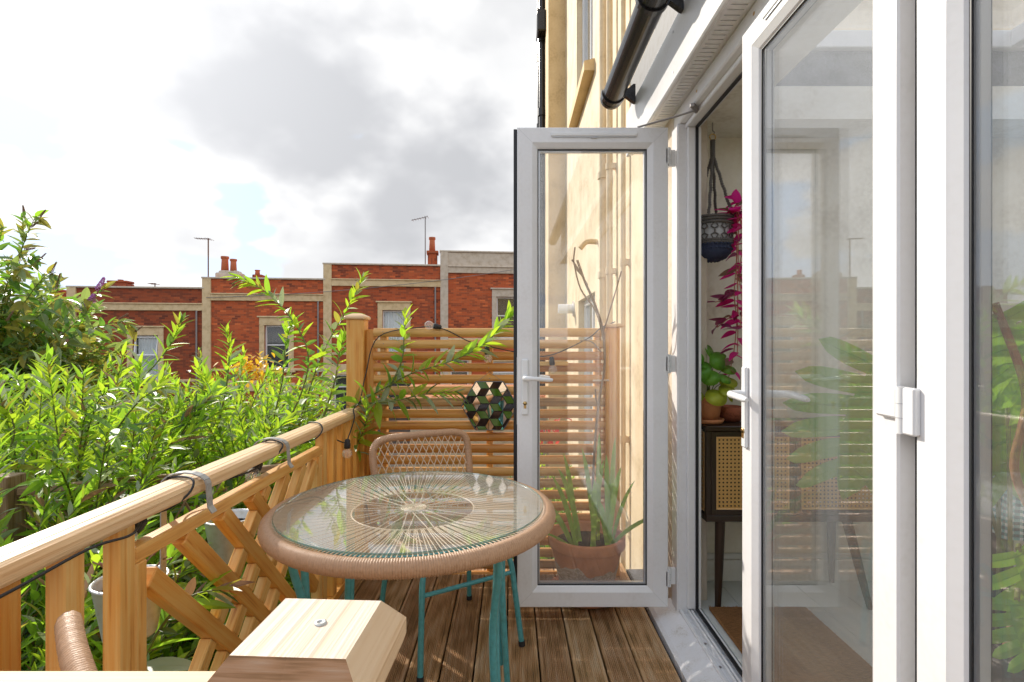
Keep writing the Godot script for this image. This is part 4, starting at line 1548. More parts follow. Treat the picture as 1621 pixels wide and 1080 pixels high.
func wound_tube(st: SurfaceTool, pts: Array, r: float, pitch: float, closed: bool, seg := 12, ridge := 0.0014) -> void:
	# cane wound round a tube: the radius ripples along the length
	var total := 0.0
	var n := pts.size()
	for i in range(n if closed else n - 1):
		total += (pts[(i + 1) % n] - pts[i]).length()
	var steps := int(total / pitch) * 3
	var fine := []
	var rad := []
	var acc := 0.0
	var i := 0
	var seglen: float = (pts[1] - pts[0]).length()
	for k in range(steps if closed else steps + 1):
		var s := total * k / steps
		while s > acc + seglen and i < (n - 1 if closed else n - 2):
			acc += seglen
			i += 1
			seglen = (pts[(i + 1) % n] - pts[i]).length()
		fine.append(pts[i].lerp(pts[(i + 1) % n], clampf((s - acc) / seglen, 0, 1)))
		rad.append(r + ridge * [-1.0, 0.6, 0.6][k % 3] + rng.randf_range(-0.0003, 0.0003))
	tube(st, fine, rad, seg, true, closed)


func ring(r: float, y: float, n: int) -> Array:
	var p := []
	for i in range(n):
		var a := TAU * i / n
		p.append(Vector3(cos(a) * r, y, sin(a) * r))
	return p


func rod_mesh(l: float, r: float) -> ArrayMesh:
	var st := mb()
	tube(st, [Vector3.ZERO, Vector3(l, 0, 0)], r, 5, false)
	return st.commit()


func rod_xf(a: Vector3, b: Vector3, l: float) -> Transform3D:
	var x := (b - a)
	var y := Vector3.UP - x.normalized() * Vector3.UP.dot(x.normalized())
	y = y.normalized()
	return Transform3D(Basis(x / l, y, x.normalized().cross(y)), a)


func make_table() -> void:
	var o := thing("round_table", "round glass topped wicker table with teal metal legs", "table", at(-0.305, 0, 1.665))
	o.scale = Vector3(0.955, 1.0, 0.955)
	var st := mb()
	wound_tube(st, ring(0.440, 0.699, 120), 0.0238, 0.0068, true, 12, 0.0016)
	put("rim", st, M.wicker, o)
	st = mb()
	lathe(st, [Vector2(0, 0.7235), Vector2(0.4235, 0.7235), Vector2(0.4235, 0.7235), Vector2(0.4235, 0.7295), Vector2(0.4235, 0.7295), Vector2(0, 0.7295)], 96)
	var g := put("glass_top", st, M.table_glass, o)
	st = mb()
	lathe(st, [Vector2(0.4237, 0.7237), Vector2(0.4250, 0.7245), Vector2(0.4250, 0.7290), Vector2(0.4237, 0.7298)], 96)
	put("glass_edge", st, M.glass_edge, g)
	# radial strings
	var outer := rod_mesh(0.24, 0.0017)
	for k in range(198):
		var a := TAU * k / 198.0
		var b: float = TAU * (floor(k / 3.0) * 3.0 + 1.0 + (k % 3 - 1) * 0.55) / 198.0
		inst("string", outer, M.wicker_string, o, rod_xf(Vector3(cos(a) * 0.43, 0.7185, sin(a) * 0.43), Vector3(cos(b) * 0.198, 0.707, sin(b) * 0.198), 0.24))
	st = mb()
	tube(st, ring(0.197, 0.7065, 64), 0.003, 6, false, true)
	put("inner_ring", st, M.wicker_string, o)
	var inner := rod_mesh(0.155, 0.0018)
	for k in range(32):
		var a := TAU * (k + 0.5 * (k % 2)) / 32.0
		var b := TAU * (k + 1.5 - (k % 2) * 2.2) / 32.0
		inst("hub_string", inner, M.wicker_string, o, rod_xf(Vector3(cos(a) * 0.196, 0.7065, sin(a) * 0.196), Vector3(cos(b) * 0.043, 0.710, sin(b) * 0.043), 0.155))
	st = mb()
	for q in [0.040, 0.034, 0.028, 0.022, 0.015, 0.008]:
		tube(st, ring(q, 0.7115, 28), 0.0034, 6, false, true)
	put("hub", st, M.wicker_string, o)
	# each leg: one rod straight under the rim, one bowed rod that meets it low down
	for k in range(4):
		var a := [deg_to_rad(33.0), deg_to_rad(147.0), deg_to_rad(213.0), deg_to_rad(327.0)][k] as float
		var rd := Vector3(cos(a), 0, sin(a))
		var tg := Vector3(-sin(a), 0, cos(a))
		var w: float = [-1.0, 1.0, -1.0, 1.0][k]
		st = mb()
		tube(st, spline([rd * 0.345 + tg * 0.012 + Vector3(0, 0.69, 0), rd * 0.335 + tg * 0.012 + Vector3(0, 0.4, 0), rd * 0.36 + tg * 0.012 + Vector3(0, 0.006, 0)], 8), 0.0115, 10)
		tube(st, spline([rd * 0.40 + tg * (-0.10 * w) + Vector3(0, 0.688, 0), rd * 0.385 + tg * (-0.07 * w) + Vector3(0, 0.62, 0), rd * 0.35 + tg * (-0.04 * w) + Vector3(0, 0.50, 0), rd * 0.335 + tg * (-0.026 * w) + Vector3(0, 0.38, 0), rd * 0.35 + tg * (-0.024 * w) + Vector3(0, 0.1, 0)], 6), 0.0115, 10)
		put("leg", st, M.teal_metal, o)
	st = mb()
	tube(st, ring(0.35, 0.688, 48), 0.007, 8, false, true)
	put("support_ring", st, M.teal_metal, o)


func make_chair(label: String, pos: Vector3, turn: float) -> Node3D:
	var o := thing("wicker_chair", label, "chair", pos, turn, "wicker chairs round the glass table")
	# back: rounded arch leaning to the rear (rear is -z)
	var arch := []
	var w := 0.235
	var top := 0.80
	var q := [Vector3(-w + 0.03, 0.42, -0.19), Vector3(-w + 0.01, 0.58, -0.225), Vector3(-w, top - 0.09, -0.262), Vector3(-w + 0.012, top - 0.028, -0.272), Vector3(-w + 0.06, top - 0.004, -0.278), Vector3(-0.07, top, -0.283), Vector3(0.07, top, -0.283), Vector3(w - 0.06, top - 0.004, -0.278), Vector3(w - 0.012, top - 0.028, -0.272), Vector3(w, top - 0.09, -0.262), Vector3(w - 0.01, 0.58, -0.225), Vector3(w - 0.03, 0.42, -0.19)]
	arch = spline(q, 6)
	var st := mb()
	wound_tube(st, arch, 0.0165, 0.0066, false, 10, 0.0013)
	put("back_frame", st, M.wicker, o)
	# crossed strings of the back
	var rod := rod_mesh(0.2, 0.0021)
	var n := 13
	for i in range(-4, n + 4):
		for s in [1.0, -1.0]:
			var xa := -w + 0.02 + (2 * w - 0.04) * i / n
			var xb: float = xa + s * 0.17
			var ya := 0.46
			var yb := top - 0.008
			var p := Vector2(xa, ya)
			var r := Vector2(xb, yb)
			var lim := w - 0.008
			if (p.x > lim and r.x > lim) or (p.x < -lim and r.x < -lim):
				continue
			if r.x > lim:
				r = p.lerp(r, (lim - p.x) / (r.x - p.x))
			if r.x < -lim:
				r = p.lerp(r, (-lim - p.x) / (r.x - p.x))
			if p.x > lim:
				p = r.lerp(p, (lim - r.x) / (p.x - r.x))
			if p.x < -lim:
				p = r.lerp(p, (-lim - r.x) / (p.x - r.x))
			if (r - p).length() < 0.03:
				continue
			var zf := func(y: float) -> float: return -0.19 - (y - 0.42) * 0.235
			inst("back_string", rod, M.wicker_string, o, rod_xf(Vector3(p.x, p.y, zf.call(p.y) - 0.004 * s), Vector3(r.x, r.y, zf.call(r.y) - 0.004 * s), 0.2))
	# seat
	var sq := []
	for i in range(40):
		var a := TAU * i / 40
		var c := Vector2(cos(a), sin(a))
		var k := pow(pow(absf(c.x), 4.0) + pow(absf(c.y), 4.0), -0.25)
		sq.append(Vector3(c.x * k * 0.215, 0.425, c.y * k * 0.205 + 0.01))
	st = mb()
	wound_tube(st, sq, 0.02, 0.0066, true, 10, 0.0013)
	put("seat_frame", st, M.wicker, o)
	var sl := rod_mesh(0.4, 0.0035)
	for i in range(34):
		var x := -0.19 + 0.38 * i / 33.0
		inst("seat_strand", sl, M.wicker, o, rod_xf(Vector3(x, 0.430, -0.185), Vector3(x, 0.430, 0.205), 0.4))
	# teal frame below
	for s in [-1.0, 1.0]:
		for f in [1.0, -1.0]:
			st = mb()
			tube(st, spline([Vector3(s * 0.10, 0.402, f * 0.10 + 0.01), Vector3(s * 0.165, 0.385, f * 0.155 + 0.01), Vector3(s * 0.192, 0.335, f * 0.185 + 0.01), Vector3(s * 0.205, 0.2, f * 0.205 + 0.01), Vector3(s * 0.22, 0.004, f * 0.23 + 0.01)], 6), 0.0115, 10)
			var lg := put("leg", st, M.teal_metal, o)
			st = mb()
			tube(st, [Vector3(s * 0.2195, 0.02, f * 0.229 + 0.01), Vector3(s * 0.2203, 0.0, f * 0.2305 + 0.01)], 0.0135, 10)
			put("foot_cap", st, M.black_rubber, lg)
	for f in [1.0, -1.0]:
		st = mb()
		tube(st, [Vector3(-0.196, 0.29, f * 0.192 + 0.01), Vector3(0.196, 0.29, f * 0.192 + 0.01)], 0.009, 8)
		put("stretcher", st, M.teal_metal, o)
	st = mb()
	for s in [-1.0, 1.0]:
		tube(st, [Vector3(s * 0.1, 0.402, -0.1), Vector3(s * 0.1, 0.402, 0.12)], 0.0085, 8)
	for f in [-1.0, 1.0]:
		tube(st, [Vector3(-0.1, 0.402, f * 0.10), Vector3(0.1, 0.402, f * 0.10)], 0.0085, 8)
	put("under_frame", st, M.teal_metal, o)
	return o


func build_furniture() -> void:
	make_table()
	make_chair("wicker chair behind the glass table, back to the slatted fence", at(-0.27, 0, 2.24), 0.56)
	make_chair("wicker chair by the near railing corner, only its back corner showing", at(-0.36, 0, 0.89), 2.36)


# ---------------------------------------------------------------- small things on the deck

func ribbon(st: SurfaceTool, path: Array, width: float, t: float) -> void:
	# flat strap: path in space, wide along z, thickness normal to the path in the xy plane
	for i in range(path.size() - 1):
		var a: Vector3 = path[i]
		var b: Vector3 = path[i + 1]
		var d := (b - a).normalized()
		var n := Vector3(-d.y, d.x, 0).normalized() * t / 2
		var w := Vector3(0, 0, width / 2)
		for s in [1.0, -1.0]:
			face(st, [a + n * s - w, b + n * s - w, b + n * s + w, a + n * s + w], [Vector2(0, 0), Vector2(1, 0), Vector2(1, 1), Vector2(0, 1)], n * s)
			face(st, [a + w * s - n, b + w * s - n, b + w * s + n, a + w * s + n], [Vector2(0, 0), Vector2(1, 0), Vector2(1, 1), Vector2(0, 1)], w * s)


func hung_pot(label: String, d: float, dry: bool) -> void:
	var o := thing("hanging_pot", label, "plant pot", at(0, 0, d), 0.0, "zinc pots hooked over the handrail")
	var st := mb()
	lathe(st, [Vector2(0, 0.49), Vector2(0.056, 0.49), Vector2(0.058, 0.495), Vector2(0.080, 0.625), Vector2(0.085, 0.63), Vector2(0.080, 0.634), Vector2(0.076, 0.625), Vector2(0.056, 0.51), Vector2(0, 0.51)], 30, Vector3(-0.965, 0, 0))
	put("pot", st, M.zinc, o)
	st = mb()
	lathe(st, [Vector2(0, 0.605), Vector2(0.072, 0.602)], 20, Vector3(-0.965, 0, 0))
	put("soil", st, M.soil, o)
	st = mb()
	var path := [Vector3(-0.8825, 0.60, 0), Vector3(-0.881, 0.84, 0)]
	for i in range(9):
		var a := PI - PI * i / 8.0
		path.append(Vector3(-0.8245 + 0.0575 * cos(a), 0.872 + 0.030 * sin(a), 0))
	path.append_array([Vector3(-0.766, 0.85, 0), Vector3(-0.763, 0.815, 0), Vector3(-0.752, 0.80, 0)])
	ribbon(st, path, 0.022, 0.003)
	put("hook", st, M.strap_grey, o)
	if dry:
		for i in range(9):
			st = mb()
			var a := rng.randf() * TAU
			var r := rng.randf() * 0.05
			var b := Vector3(-0.965 + cos(a) * r, 0.60, sin(a) * r)
			tube(st, bez(b, b + Vector3(0, 0.06, 0), b + Vector3(cos(a) * 0.05, 0.06 + rng.randf() * 0.05, sin(a) * 0.05), 5), 0.002, 5)
			put("dry_stem", st, M.dry_brown, o)


func bulb(parent: Node, p: Vector3, dir: Vector3) -> void:
	var y := -dir.normalized()
	var x := y.cross(Vector3(0.3, 0.1, 1)).normalized()
	var b := Basis(x, y, x.cross(y))
	var st := mb()
	lathe(st, [Vector2(0, 0.006), Vector2(0.008, 0.006), Vector2(0.0125, 0.0), Vector2(0.0125, -0.012), Vector2(0.0145, -0.015), Vector2(0.0145, -0.036), Vector2(0.012, -0.038), Vector2(0, -0.038)], 14, p, b)
	var s := put("lamp_holder", st, M.black_rubber, parent)
	st = mb()
	var prof := []
	for i in range(11):
		var a := 0.42 + (PI - 0.42) * i / 10.0
		prof.append(Vector2(0.0235 * sin(a), -0.0605 + 0.0235 * cos(a)))
	lathe(st, prof, 18, p, b)
	put("bulb", st, M.bulb_glass, s)
	st = mb()
	for k in range(3):
		var a := TAU * k / 3
		tube(st, [p + b * Vector3(0, -0.038, 0), p + b * Vector3(cos(a) * 0.007, -0.052, sin(a) * 0.007), p + b * Vector3(cos(a) * 0.004, -0.068, sin(a) * 0.004)], 0.0007, 4)
	put("filament", st, M.brass, s)


func build_deck_things() -> void:
	hung_pot("zinc pot hooked outside the handrail, near the capped post, with dry stems", 1.345, true)
	hung_pot("zinc pot hooked outside the handrail, level with the table", 1.825, false)
	# festoon lights
	var o := thing("festoon_lights", "black cable of clear bulbs wound along the handrail and fence", "string lights")
	var p := [at(-0.772, 0.85, 0.60), at(-0.772, 0.846, 0.80), at(-0.774, 0.852, 0.97), at(-0.775, 0.838, 1.075), at(-0.80, 0.835, 1.14), at(-0.832, 0.835, 1.205), at(-0.80, 0.842, 1.245), at(-0.774, 0.868, 1.275), at(-0.779, 0.893, 1.30), at(-0.825, 0.8955, 1.325), at(-0.873, 0.882, 1.35),
		at(-0.872, 0.845, 1.41), at(-0.81, 0.842, 1.50), at(-0.79, 0.84, 1.60), at(-0.80, 0.838, 1.69), at(-0.832, 0.838, 1.76), at(-0.79, 0.85, 1.78), at(-0.775, 0.884, 1.80), at(-0.82, 0.8955, 1.82), at(-0.873, 0.88, 1.86), at(-0.87, 0.842, 1.96), at(-0.79, 0.842, 2.1), at(-0.773, 0.87, 2.17), at(-0.80, 0.894, 2.21),
		at(-0.872, 0.885, 2.28), at(-0.86, 0.842, 2.36), at(-0.77, 0.77, 2.44), at(-0.765, 0.79, 2.50), at(-0.768, 0.86, 2.60), at(-0.79, 0.895, 2.66), at(-0.78, 0.93, 2.74), at(-0.765, 1.06, 2.79), at(-0.70, 1.26, 2.80), at(-0.48, 1.312, 2.815), at(-0.41, 1.309, 2.82), at(-0.34, 1.295, 2.81), at(-0.22, 1.235, 2.80), at(-0.125, 1.212, 2.795), at(0.05, 1.175, 2.79), at(0.2, 1.162, 2.785), at(0.4, 1.25, 2.785), at(0.47, 1.305, 2.785), at(0.55, 1.34, 2.8)]
	var st := mb()
	tube(st, spline(p, 6), 0.0028, 7)
	put("cable", st, M.black_rubber, o)
	bulb(o, at(-0.838, 0.824, 1.205), Vector3(0.05, -0.30, 1.0))
	bulb(o, at(-0.838, 0.826, 1.765), Vector3(0.1, -0.4, 0.9))
	bulb(o, at(-0.762, 0.775, 2.47), Vector3(0.0, -1, 0.05))
	bulb(o, at(-0.375, 1.312, 2.81), Vector3(-0.9, 0.15, 0.3))
	bulb(o, at(-0.127, 1.205, 2.785), Vector3(0.1, -1, 0.25))
	bulb(o, at(0.212, 1.15, 2.775), Vector3(0.1, -1, 0.15))
	# mosaic mirror: hexagon of lozenges, flat edge up
	var m := thing("mosaic_mirror", "hexagonal mirror hung on the fence, green and dark reflections painted into its lozenges", "mirror", at(-0.113, 0.898, 2.788))
	var big := 0.146
	var hexa := PackedVector2Array()
	for k in range(6):
		hexa.append(Vector2(cos(k * PI / 3), sin(k * PI / 3)) * big)
	st = mb()
	prism(st, Array(hexa), -0.006, Vector3(0, 0, -0.004))
	put("backing", st, M.black_plastic, m)
	var s := 0.0455
	var e := [Vector2(s * 0.5, s * 0.866), Vector2(-s * 0.5, s * 0.866), Vector2(-s, 0)]
	var kinds := ["reflected_copper", "reflected_green", "reflected_dark"]
	for i in range(-6, 7):
		for j in range(-6, 7):
			var c := Vector2(s * 1.5 * i, s * 0.866 * (2 * j + (i & 1))) + Vector2(0.0, 0.012)
			for k in range(3):
				var a: Vector2 = e[k]
				var b: Vector2 = e[(k + 1) % 3] if k < 2 else -e[0]
				var quad := PackedVector2Array([c, c + a, c + a + b, c + b])
				for poly in Geometry2D.intersect_polygons(quad, hexa):
					var shrunk := Geometry2D.offset_polygon(poly, -0.0014)
					if shrunk.is_empty() or shrunk[0].size() < 3:
						continue
					var mid := Vector2.ZERO
					for v in shrunk[0]:
						mid += v / shrunk[0].size()
					var span := 0.0
					for v in shrunk[0]:
						span = maxf(span, v.distance_to(mid))
					if span < 0.008:
						continue
					var rel := []
					for v in shrunk[0]:
						rel.append(v - mid)
					st = mb()
					prism(st, rel, 0.003, Vector3.ZERO)
					var tilt := Basis(Vector3.RIGHT, [0.10, -0.05, 0.04][k]) * Basis(Vector3.UP, [0.02, 0.12, -0.14][k] + rng.randf_range(-0.02, 0.02))
					var mt: String = kinds[k]
					if k == 0 and rng.randf() < 0.25:
						mt = "mirror_silver"
					put("mirror_tile", st, M[mt], m, Transform3D(tilt, Vector3(mid.x, mid.y, 0.004)))
	st = mb()
	for k in range(6):
		var a := hexa[k]
		var b := hexa[(k + 1) % 6]
		tube(st, [Vector3(a.x, a.y, 0.002), Vector3(b.x, b.y, 0.002)], 0.0035, 6)
	put("rim", st, M.lead_came, m)
	st = mb()
	tube(st, [Vector3(-0.065, 0.125, 0), Vector3(0.0, 0.178, -0.002), Vector3(0.07, 0.125, 0)], 0.0012, 5)
	put("hanging_wire", st, M.dull_metal, m)
	# pot with blade leaves behind the open door
	o = thing("terracotta_pot", "big terracotta pot of blade leaved plants behind the open door", "potted plant", at(0.37, 0, 2.605))
	st = mb()
	lathe(st, [Vector2(0, 0.032), Vector2(0.125, 0.032), Vector2(0.128, 0.036), Vector2(0.172, 0.235), Vector2(0.172, 0.235), Vector2(0.184, 0.24), Vector2(0.188, 0.25), Vector2(0.188, 0.288), Vector2(0.184, 0.294), Vector2(0.172, 0.294), Vector2(0.168, 0.288), Vector2(0.16, 0.24), Vector2(0, 0.24)], 48)
	put("pot", st, M.terracotta, o)
	st = mb()
	lathe(st, [Vector2(0, 0.004), Vector2(0.165, 0.004), Vector2(0.185, 0.03), Vector2(0.18, 0.034), Vector2(0.165, 0.022), Vector2(0, 0.02)], 40)
	put("saucer", st, M.terracotta, o)
	st = mb()
	lathe(st, [Vector2(0, 0.255), Vector2(0.16, 0.248)], 30)
	put("soil", st, M.soil, o)
	# chalky bloom creeping up the foot of the pot
	st = mb()
	var rim := []
	for i in range(49):
		var a := TAU * i / 48.0
		var hh := 0.160 + 0.016 * sin(a * 3.0 + 1.0) + 0.012 * sin(a * 7.0) + 0.008 * sin(a * 13.0 + 2.0)
		var r0 := 0.1285
		var r1 := 0.1285 + (hh - 0.036) * 0.221
		rim.append([Vector3(cos(a) * r0, 0.037, sin(a) * r0), Vector3(cos(a) * r1, hh, sin(a) * r1), Vector3(cos(a), 0, sin(a))])
	for i in range(48):
		var ra: Array = rim[i]
		var rb: Array = rim[i + 1]
		tri(st, [ra[0], rb[0], rb[1]], [ra[2], rb[2], rb[2]], [Vector2.ZERO, Vector2.RIGHT, Vector2.ONE], ra[2])
		tri(st, [ra[0], rb[1], ra[1]], [ra[2], rb[2], ra[2]], [Vector2.ZERO, Vector2.ONE, Vector2.DOWN], ra[2])
	put("lime_bloom", st, M.lime_bloom, o)
	var blades := [[-0.075, 0.08, -0.21, 0.30, 0.04], [-0.06, 0.08, -0.12, 0.36, 0.02], [-0.055, 0.06, -0.06, 0.44, -0.02], [-0.085, 0.05, -0.26, 0.14, 0.06], [0.02, 0.09, 0.0, 0.34, 0.02], [0.015, 0.07, 0.06, 0.42, 0.0], [0.03, 0.06, -0.05, 0.46, -0.04], [0.10, 0.05, 0.06, 0.38, 0.0], [0.11, 0.03, 0.05, 0.50, -0.06], [0.115, 0.04, 0.10, 0.33, 0.03], [0.12, 0.03, 0.24, 0.20, 0.06], [0.105, 0.02, 0.0, 0.42, -0.03], [0.09, 0.06, -0.06, 0.26, 0.05], [-0.03, 0.0, -0.1, 0.34, -0.05], [0.06, -0.02, 0.02, 0.52, -0.04]]
	for bl in blades:
		st = mb()
		blade(st, Vector3(bl[0], 0.25, bl[1]), Vector3(bl[0] + bl[2] * 0.35, 0.25 + bl[3] * 0.7, bl[1] + bl[4]), Vector3(bl[0] + bl[2], 0.25 + bl[3], bl[1] + bl[4] * 2.0), 0.030, rng.randf_range(-0.6, 0.6))
		put("leaf", st, M.leaf_blade, o)
	# bare climber tied to the right fence post
	o = thing("bare_climber", "bare grey climber stem tied up the fence behind the open door", "climbing plant")
	st = mb()
	tube(st, spline([at(0.43, 0.05, 2.74), at(0.425, 0.35, 2.75), at(0.43, 0.62, 2.755), at(0.455, 0.90, 2.76), at(0.487, 1.10, 2.765), at(0.482, 1.28, 2.77), at(0.462, 1.36, 2.77), at(0.43, 1.45, 2.77), at(0.385, 1.55, 2.77), at(0.345, 1.66, 2.765)], 5), 0.0065, 8)
	put("stem", st, M.grey_fence_wood, o)
	for q in [[at(0.487, 1.30, 2.77), at(0.53, 1.45, 2.76), at(0.572, 1.60, 2.75)], [at(0.40, 1.53, 2.77), at(0.345, 1.62, 2.76), at(0.315, 1.66, 2.75)], [at(0.37, 1.58, 2.77), at(0.33, 1.64, 2.78), at(0.335, 1.73, 2.78)], [at(0.482, 1.25, 2.77), at(0.44, 1.39, 2.75), at(0.36, 1.51, 2.75), at(0.325, 1.65, 2.75)], [at(0.47, 1.18, 2.765), at(0.42, 1.235, 2.77), at(0.36, 1.24, 2.77)], [at(0.455, 0.90, 2.76), at(0.44, 0.945, 2.75), at(0.437, 0.99, 2.745)]]:
		st = mb()
		tube(st, spline(q, 5), 0.0042, 6)
		put("twig", st, M.grey_fence_wood, o)


func blade(st: SurfaceTool, a: Vector3, b: Vector3, c: Vector3, w: float, twist: float) -> void:
	var p := bez(a, b, c, 9)
	var prev := []
	for i in range(p.size()):
		var t := float(i) / (p.size() - 1)
		var d: Vector3 = (p[mini(i + 1, p.size() - 1)] - p[maxi(i - 1, 0)]).normalized()
		var sd := Vector3(cos(twist), 0, sin(twist))
		sd = (sd - d * sd.dot(d)).normalized()
		var hw := w * 0.5 * (0.55 + 0.9 * t) * (1.0 - pow(t, 3.0)) + 0.0006
		var n := sd.cross(d).normalized()
		var row := [p[i] - sd * hw + n * hw * 0.25, p[i], p[i] + sd * hw + n * hw * 0.25, n]
		if i > 0:
			for k in range(2):
				tri(st, [prev[k], prev[k + 1], row[k + 1]], [prev[3], prev[3], row[3]], [Vector2(0, 0), Vector2(1, 0), Vector2(1, 1)], n)
				tri(st, [prev[k], row[k + 1], row[k]], [prev[3], row[3], row[3]], [Vector2(0, 0), Vector2(1, 1), Vector2(0, 1)], n)
		prev = row


# ---------------------------------------------------------------- in the room

func leaf_round(st: SurfaceTool, r: float) -> void:
	var n := 16
	for i in range(n):
		var a := TAU * i / n
		var b := TAU * (i + 1) / n
		var p := Vector3(cos(a) * r, -0.10 * r + 0.02 * r * sin(a * 3.0), sin(a) * r * 0.94)
		var q := Vector3(cos(b) * r, -0.10 * r + 0.02 * r * sin(b * 3.0), sin(b) * r * 0.94)
		tri(st, [Vector3.ZERO, p, q], [Vector3.UP, (Vector3.UP + p * 3.0).normalized(), (Vector3.UP + q * 3.0).normalized()], [Vector2(0, 0), Vector2(1, 0), Vector2(1, 1)], Vector3.UP)


# pointed leaf of length 1 along x, normal +y, with a folded midrib and a droop
func leaf_blade_mesh(w: float, fold: float, droop: float, shape := 0) -> ArrayMesh:
	var st := mb()
	var ts := [0.0, 0.08, 0.25, 0.45, 0.65, 0.85, 1.0]
	var prev := []
	for t in ts:
		var hw := w * 0.5 * pow(sin(PI * pow(t, 0.75)), 0.8) + 0.004
		if shape == 1:
			hw = w * 0.5 * pow(maxf(1.0 - t, 0.0), 0.62) * minf(1.0, 0.25 + t * 5.0) + 0.003
		var y: float = -droop * t * t
		var row := [Vector3(t, y + fold * hw, -hw), Vector3(t, y, 0), Vector3(t, y + fold * hw, hw)]
		if prev.size():
			for k in range(2):
				var n := Vector3(0.25 * droop, 1, (fold if k == 0 else -fold) * 0.8).normalized()
				tri(st, [prev[k], prev[k + 1], row[k + 1]], [n, n, n], [Vector2(0, 0), Vector2(1, 0), Vector2(1, 1)], Vector3.UP)
				tri(st, [prev[k], row[k + 1], row[k]], [n, n, n], [Vector2(0, 0), Vector2(1, 1), Vector2(0, 1)], Vector3.UP)
		prev = row
	return st.commit()


func aim(dir: Vector3, up: Vector3, roll := 0.0) -> Basis:
	var x := dir.normalized()
	var z := x.cross(up)
	if z.length() < 0.05:
		z = x.cross(Vector3(0.3, 0.2, 1))
	z = z.normalized()
	var y := z.cross(x)
	return Basis(x, y, z) * Basis(Vector3.RIGHT, roll)


func build_indoor_things() -> void:
	build_sideboard()
	build_basket()
	build_pilea()
	build_monstera()
	var st := mb()
	# coir mat: a body and a fringe of stiff tufts round its edge
	var o := thing("doormat", "plain brown coir doormat on the grey floor just inside the doors", "doormat")
	bd(st, 0.872, 1.30, 0.0505, 0.066, 1.55, 2.34, 0.004)
	put("mat", st, M.coir, o)
	st = mb()
	for i in range(700):
		var x := rng.randf_range(0.872, 1.30)
		var d := 2.335
		var dir := Vector3(rng.randf_range(-0.3, 0.3), rng.randf_range(-0.2, 0.7), -1)
		if i % 3 == 0:
			x = 1.297
			d = rng.randf_range(1.55, 2.34)
			dir = Vector3(1, rng.randf_range(-0.2, 0.6), rng.randf_range(-0.4, 0.4))
		var p := at(x, rng.randf_range(0.053, 0.066), d)
		var e := p + dir.normalized() * rng.randf_range(0.004, 0.013)
		var s := Vector3(0.0012, 0, 0.0012)
		tri(st, [p - s, p + s, e], [Vector3.UP, Vector3.UP, Vector3.UP], [Vector2(0, 0), Vector2(0.01, 0), Vector2(0, 0.01)], Vector3.UP)
	stuff(put("fringe", st, M.coir, o))
	# table with the checked cloth
	o = thing("dining_table", "dark table beside the indoor window wall, hidden under a checked cloth", "table")
	st = mb()
	bd(st, 1.97, 2.85, 0.72, 0.75, 1.35, 2.22, 0.004)
	put("tabletop", st, M.dark_wood, o)
	for x in [2.0, 2.80]:
		for d in [1.40, 2.16]:
			st = mb()
			bd(st, x, x + 0.05, 0.05, 0.72, d, d + 0.05, 0.004)
			put("leg", st, M.dark_wood, o)
	st = mb()
	var cs := []
	var n := 40
	for i in range(n + 1):
		var d := lerpf(1.34, 2.23, float(i) / n)
		var f := 0.012 * sin(i * 1.1) + 0.006 * sin(i * 2.7)
		var hem := 0.47 + 0.012 * sin(i * 0.5)
		cs.append([at(2.87, 0.756, d), at(1.985, 0.756, d), at(1.962, 0.748, d), at(1.95 + f * 0.5, 0.66, d), at(1.94 + f, hem, d)])
	var us := [0.0, 0.885, 0.91, 1.0, 1.19]
	for i in range(n):
		for k in range(4):
			var nn := Vector3.UP if k == 0 else Vector3(-1, 0.2, 0)
			face(st, [cs[i][k], cs[i][k + 1], cs[i + 1][k + 1], cs[i + 1][k]], [Vector2(us[k], i * 0.0222), Vector2(us[k + 1], i * 0.0222), Vector2(us[k + 1], i * 0.0222 + 0.0222), Vector2(us[k], i * 0.0222 + 0.0222)], nn)
	solo("gingham_tablecloth", "teal and white gingham cloth draped over the indoor table", "tablecloth", st, M.gingham)
	# twisted yellow ribbon
	o = thing("yellow_ribbon", "thin yellow ribbon twisting down behind the nearest glass door", "ribbon")
	st = mb()
	var prev := []
	for i in range(121):
		var t := float(i) / 120
		var a := t * 34.0 + sin(t * 9.0)
		var c := at(1.215 + 0.004 * sin(t * 21.0), lerpf(1.66, 0.98, t), 1.365)
		var sd := Vector3(cos(a), 0, sin(a)) * (0.006 + 0.0025 * sin(t * 30.0))
		var row := [c - sd, c + sd, Vector3(-sin(a), 0, cos(a))]
		if prev.size():
			face(st, [prev[0], prev[1], row[1], row[0]], [Vector2(0, 0), Vector2(1, 0), Vector2(1, 1), Vector2(0, 1)], row[2])
		prev = row
	put("ribbon", st, M.ribbon_yellow, o)
	st = mb()
	tube(st, [at(1.215, 1.655, 1.365), at(1.215, 2.25, 1.365)], 0.0012, 5)
	put("thread", st, M.ribbon_yellow, o)


func cane_panel(parent: Node, c: Vector3, w: float, h: float, b: Basis) -> void:
	var st := mb()
	for sgn in [-1.0, 1.0]:
		bx(st, c + b * Vector3(sgn * (w / 2 - 0.004), 0, 0.002), Vector3(0.008, h, 0.006), 0.002, b)
		bx(st, c + b * Vector3(0, sgn * (h / 2 - 0.004), 0.002), Vector3(w - 0.016, 0.008, 0.006), 0.002, b)
	var p := put("cane_edge", st, M.cane_edge, parent)
	st = mb()
	var q := [Vector3(-w / 2, -h / 2, 0), Vector3(w / 2, -h / 2, 0), Vector3(w / 2, h / 2, 0), Vector3(-w / 2, h / 2, 0)]
	var ps := []
	var us := []
	for v in q:
		ps.append(c + b * v)
		us.append(Vector2(v.x, v.y))
	face(st, ps, us, b.z)
	put("cane_weave", st, M.cane, p)


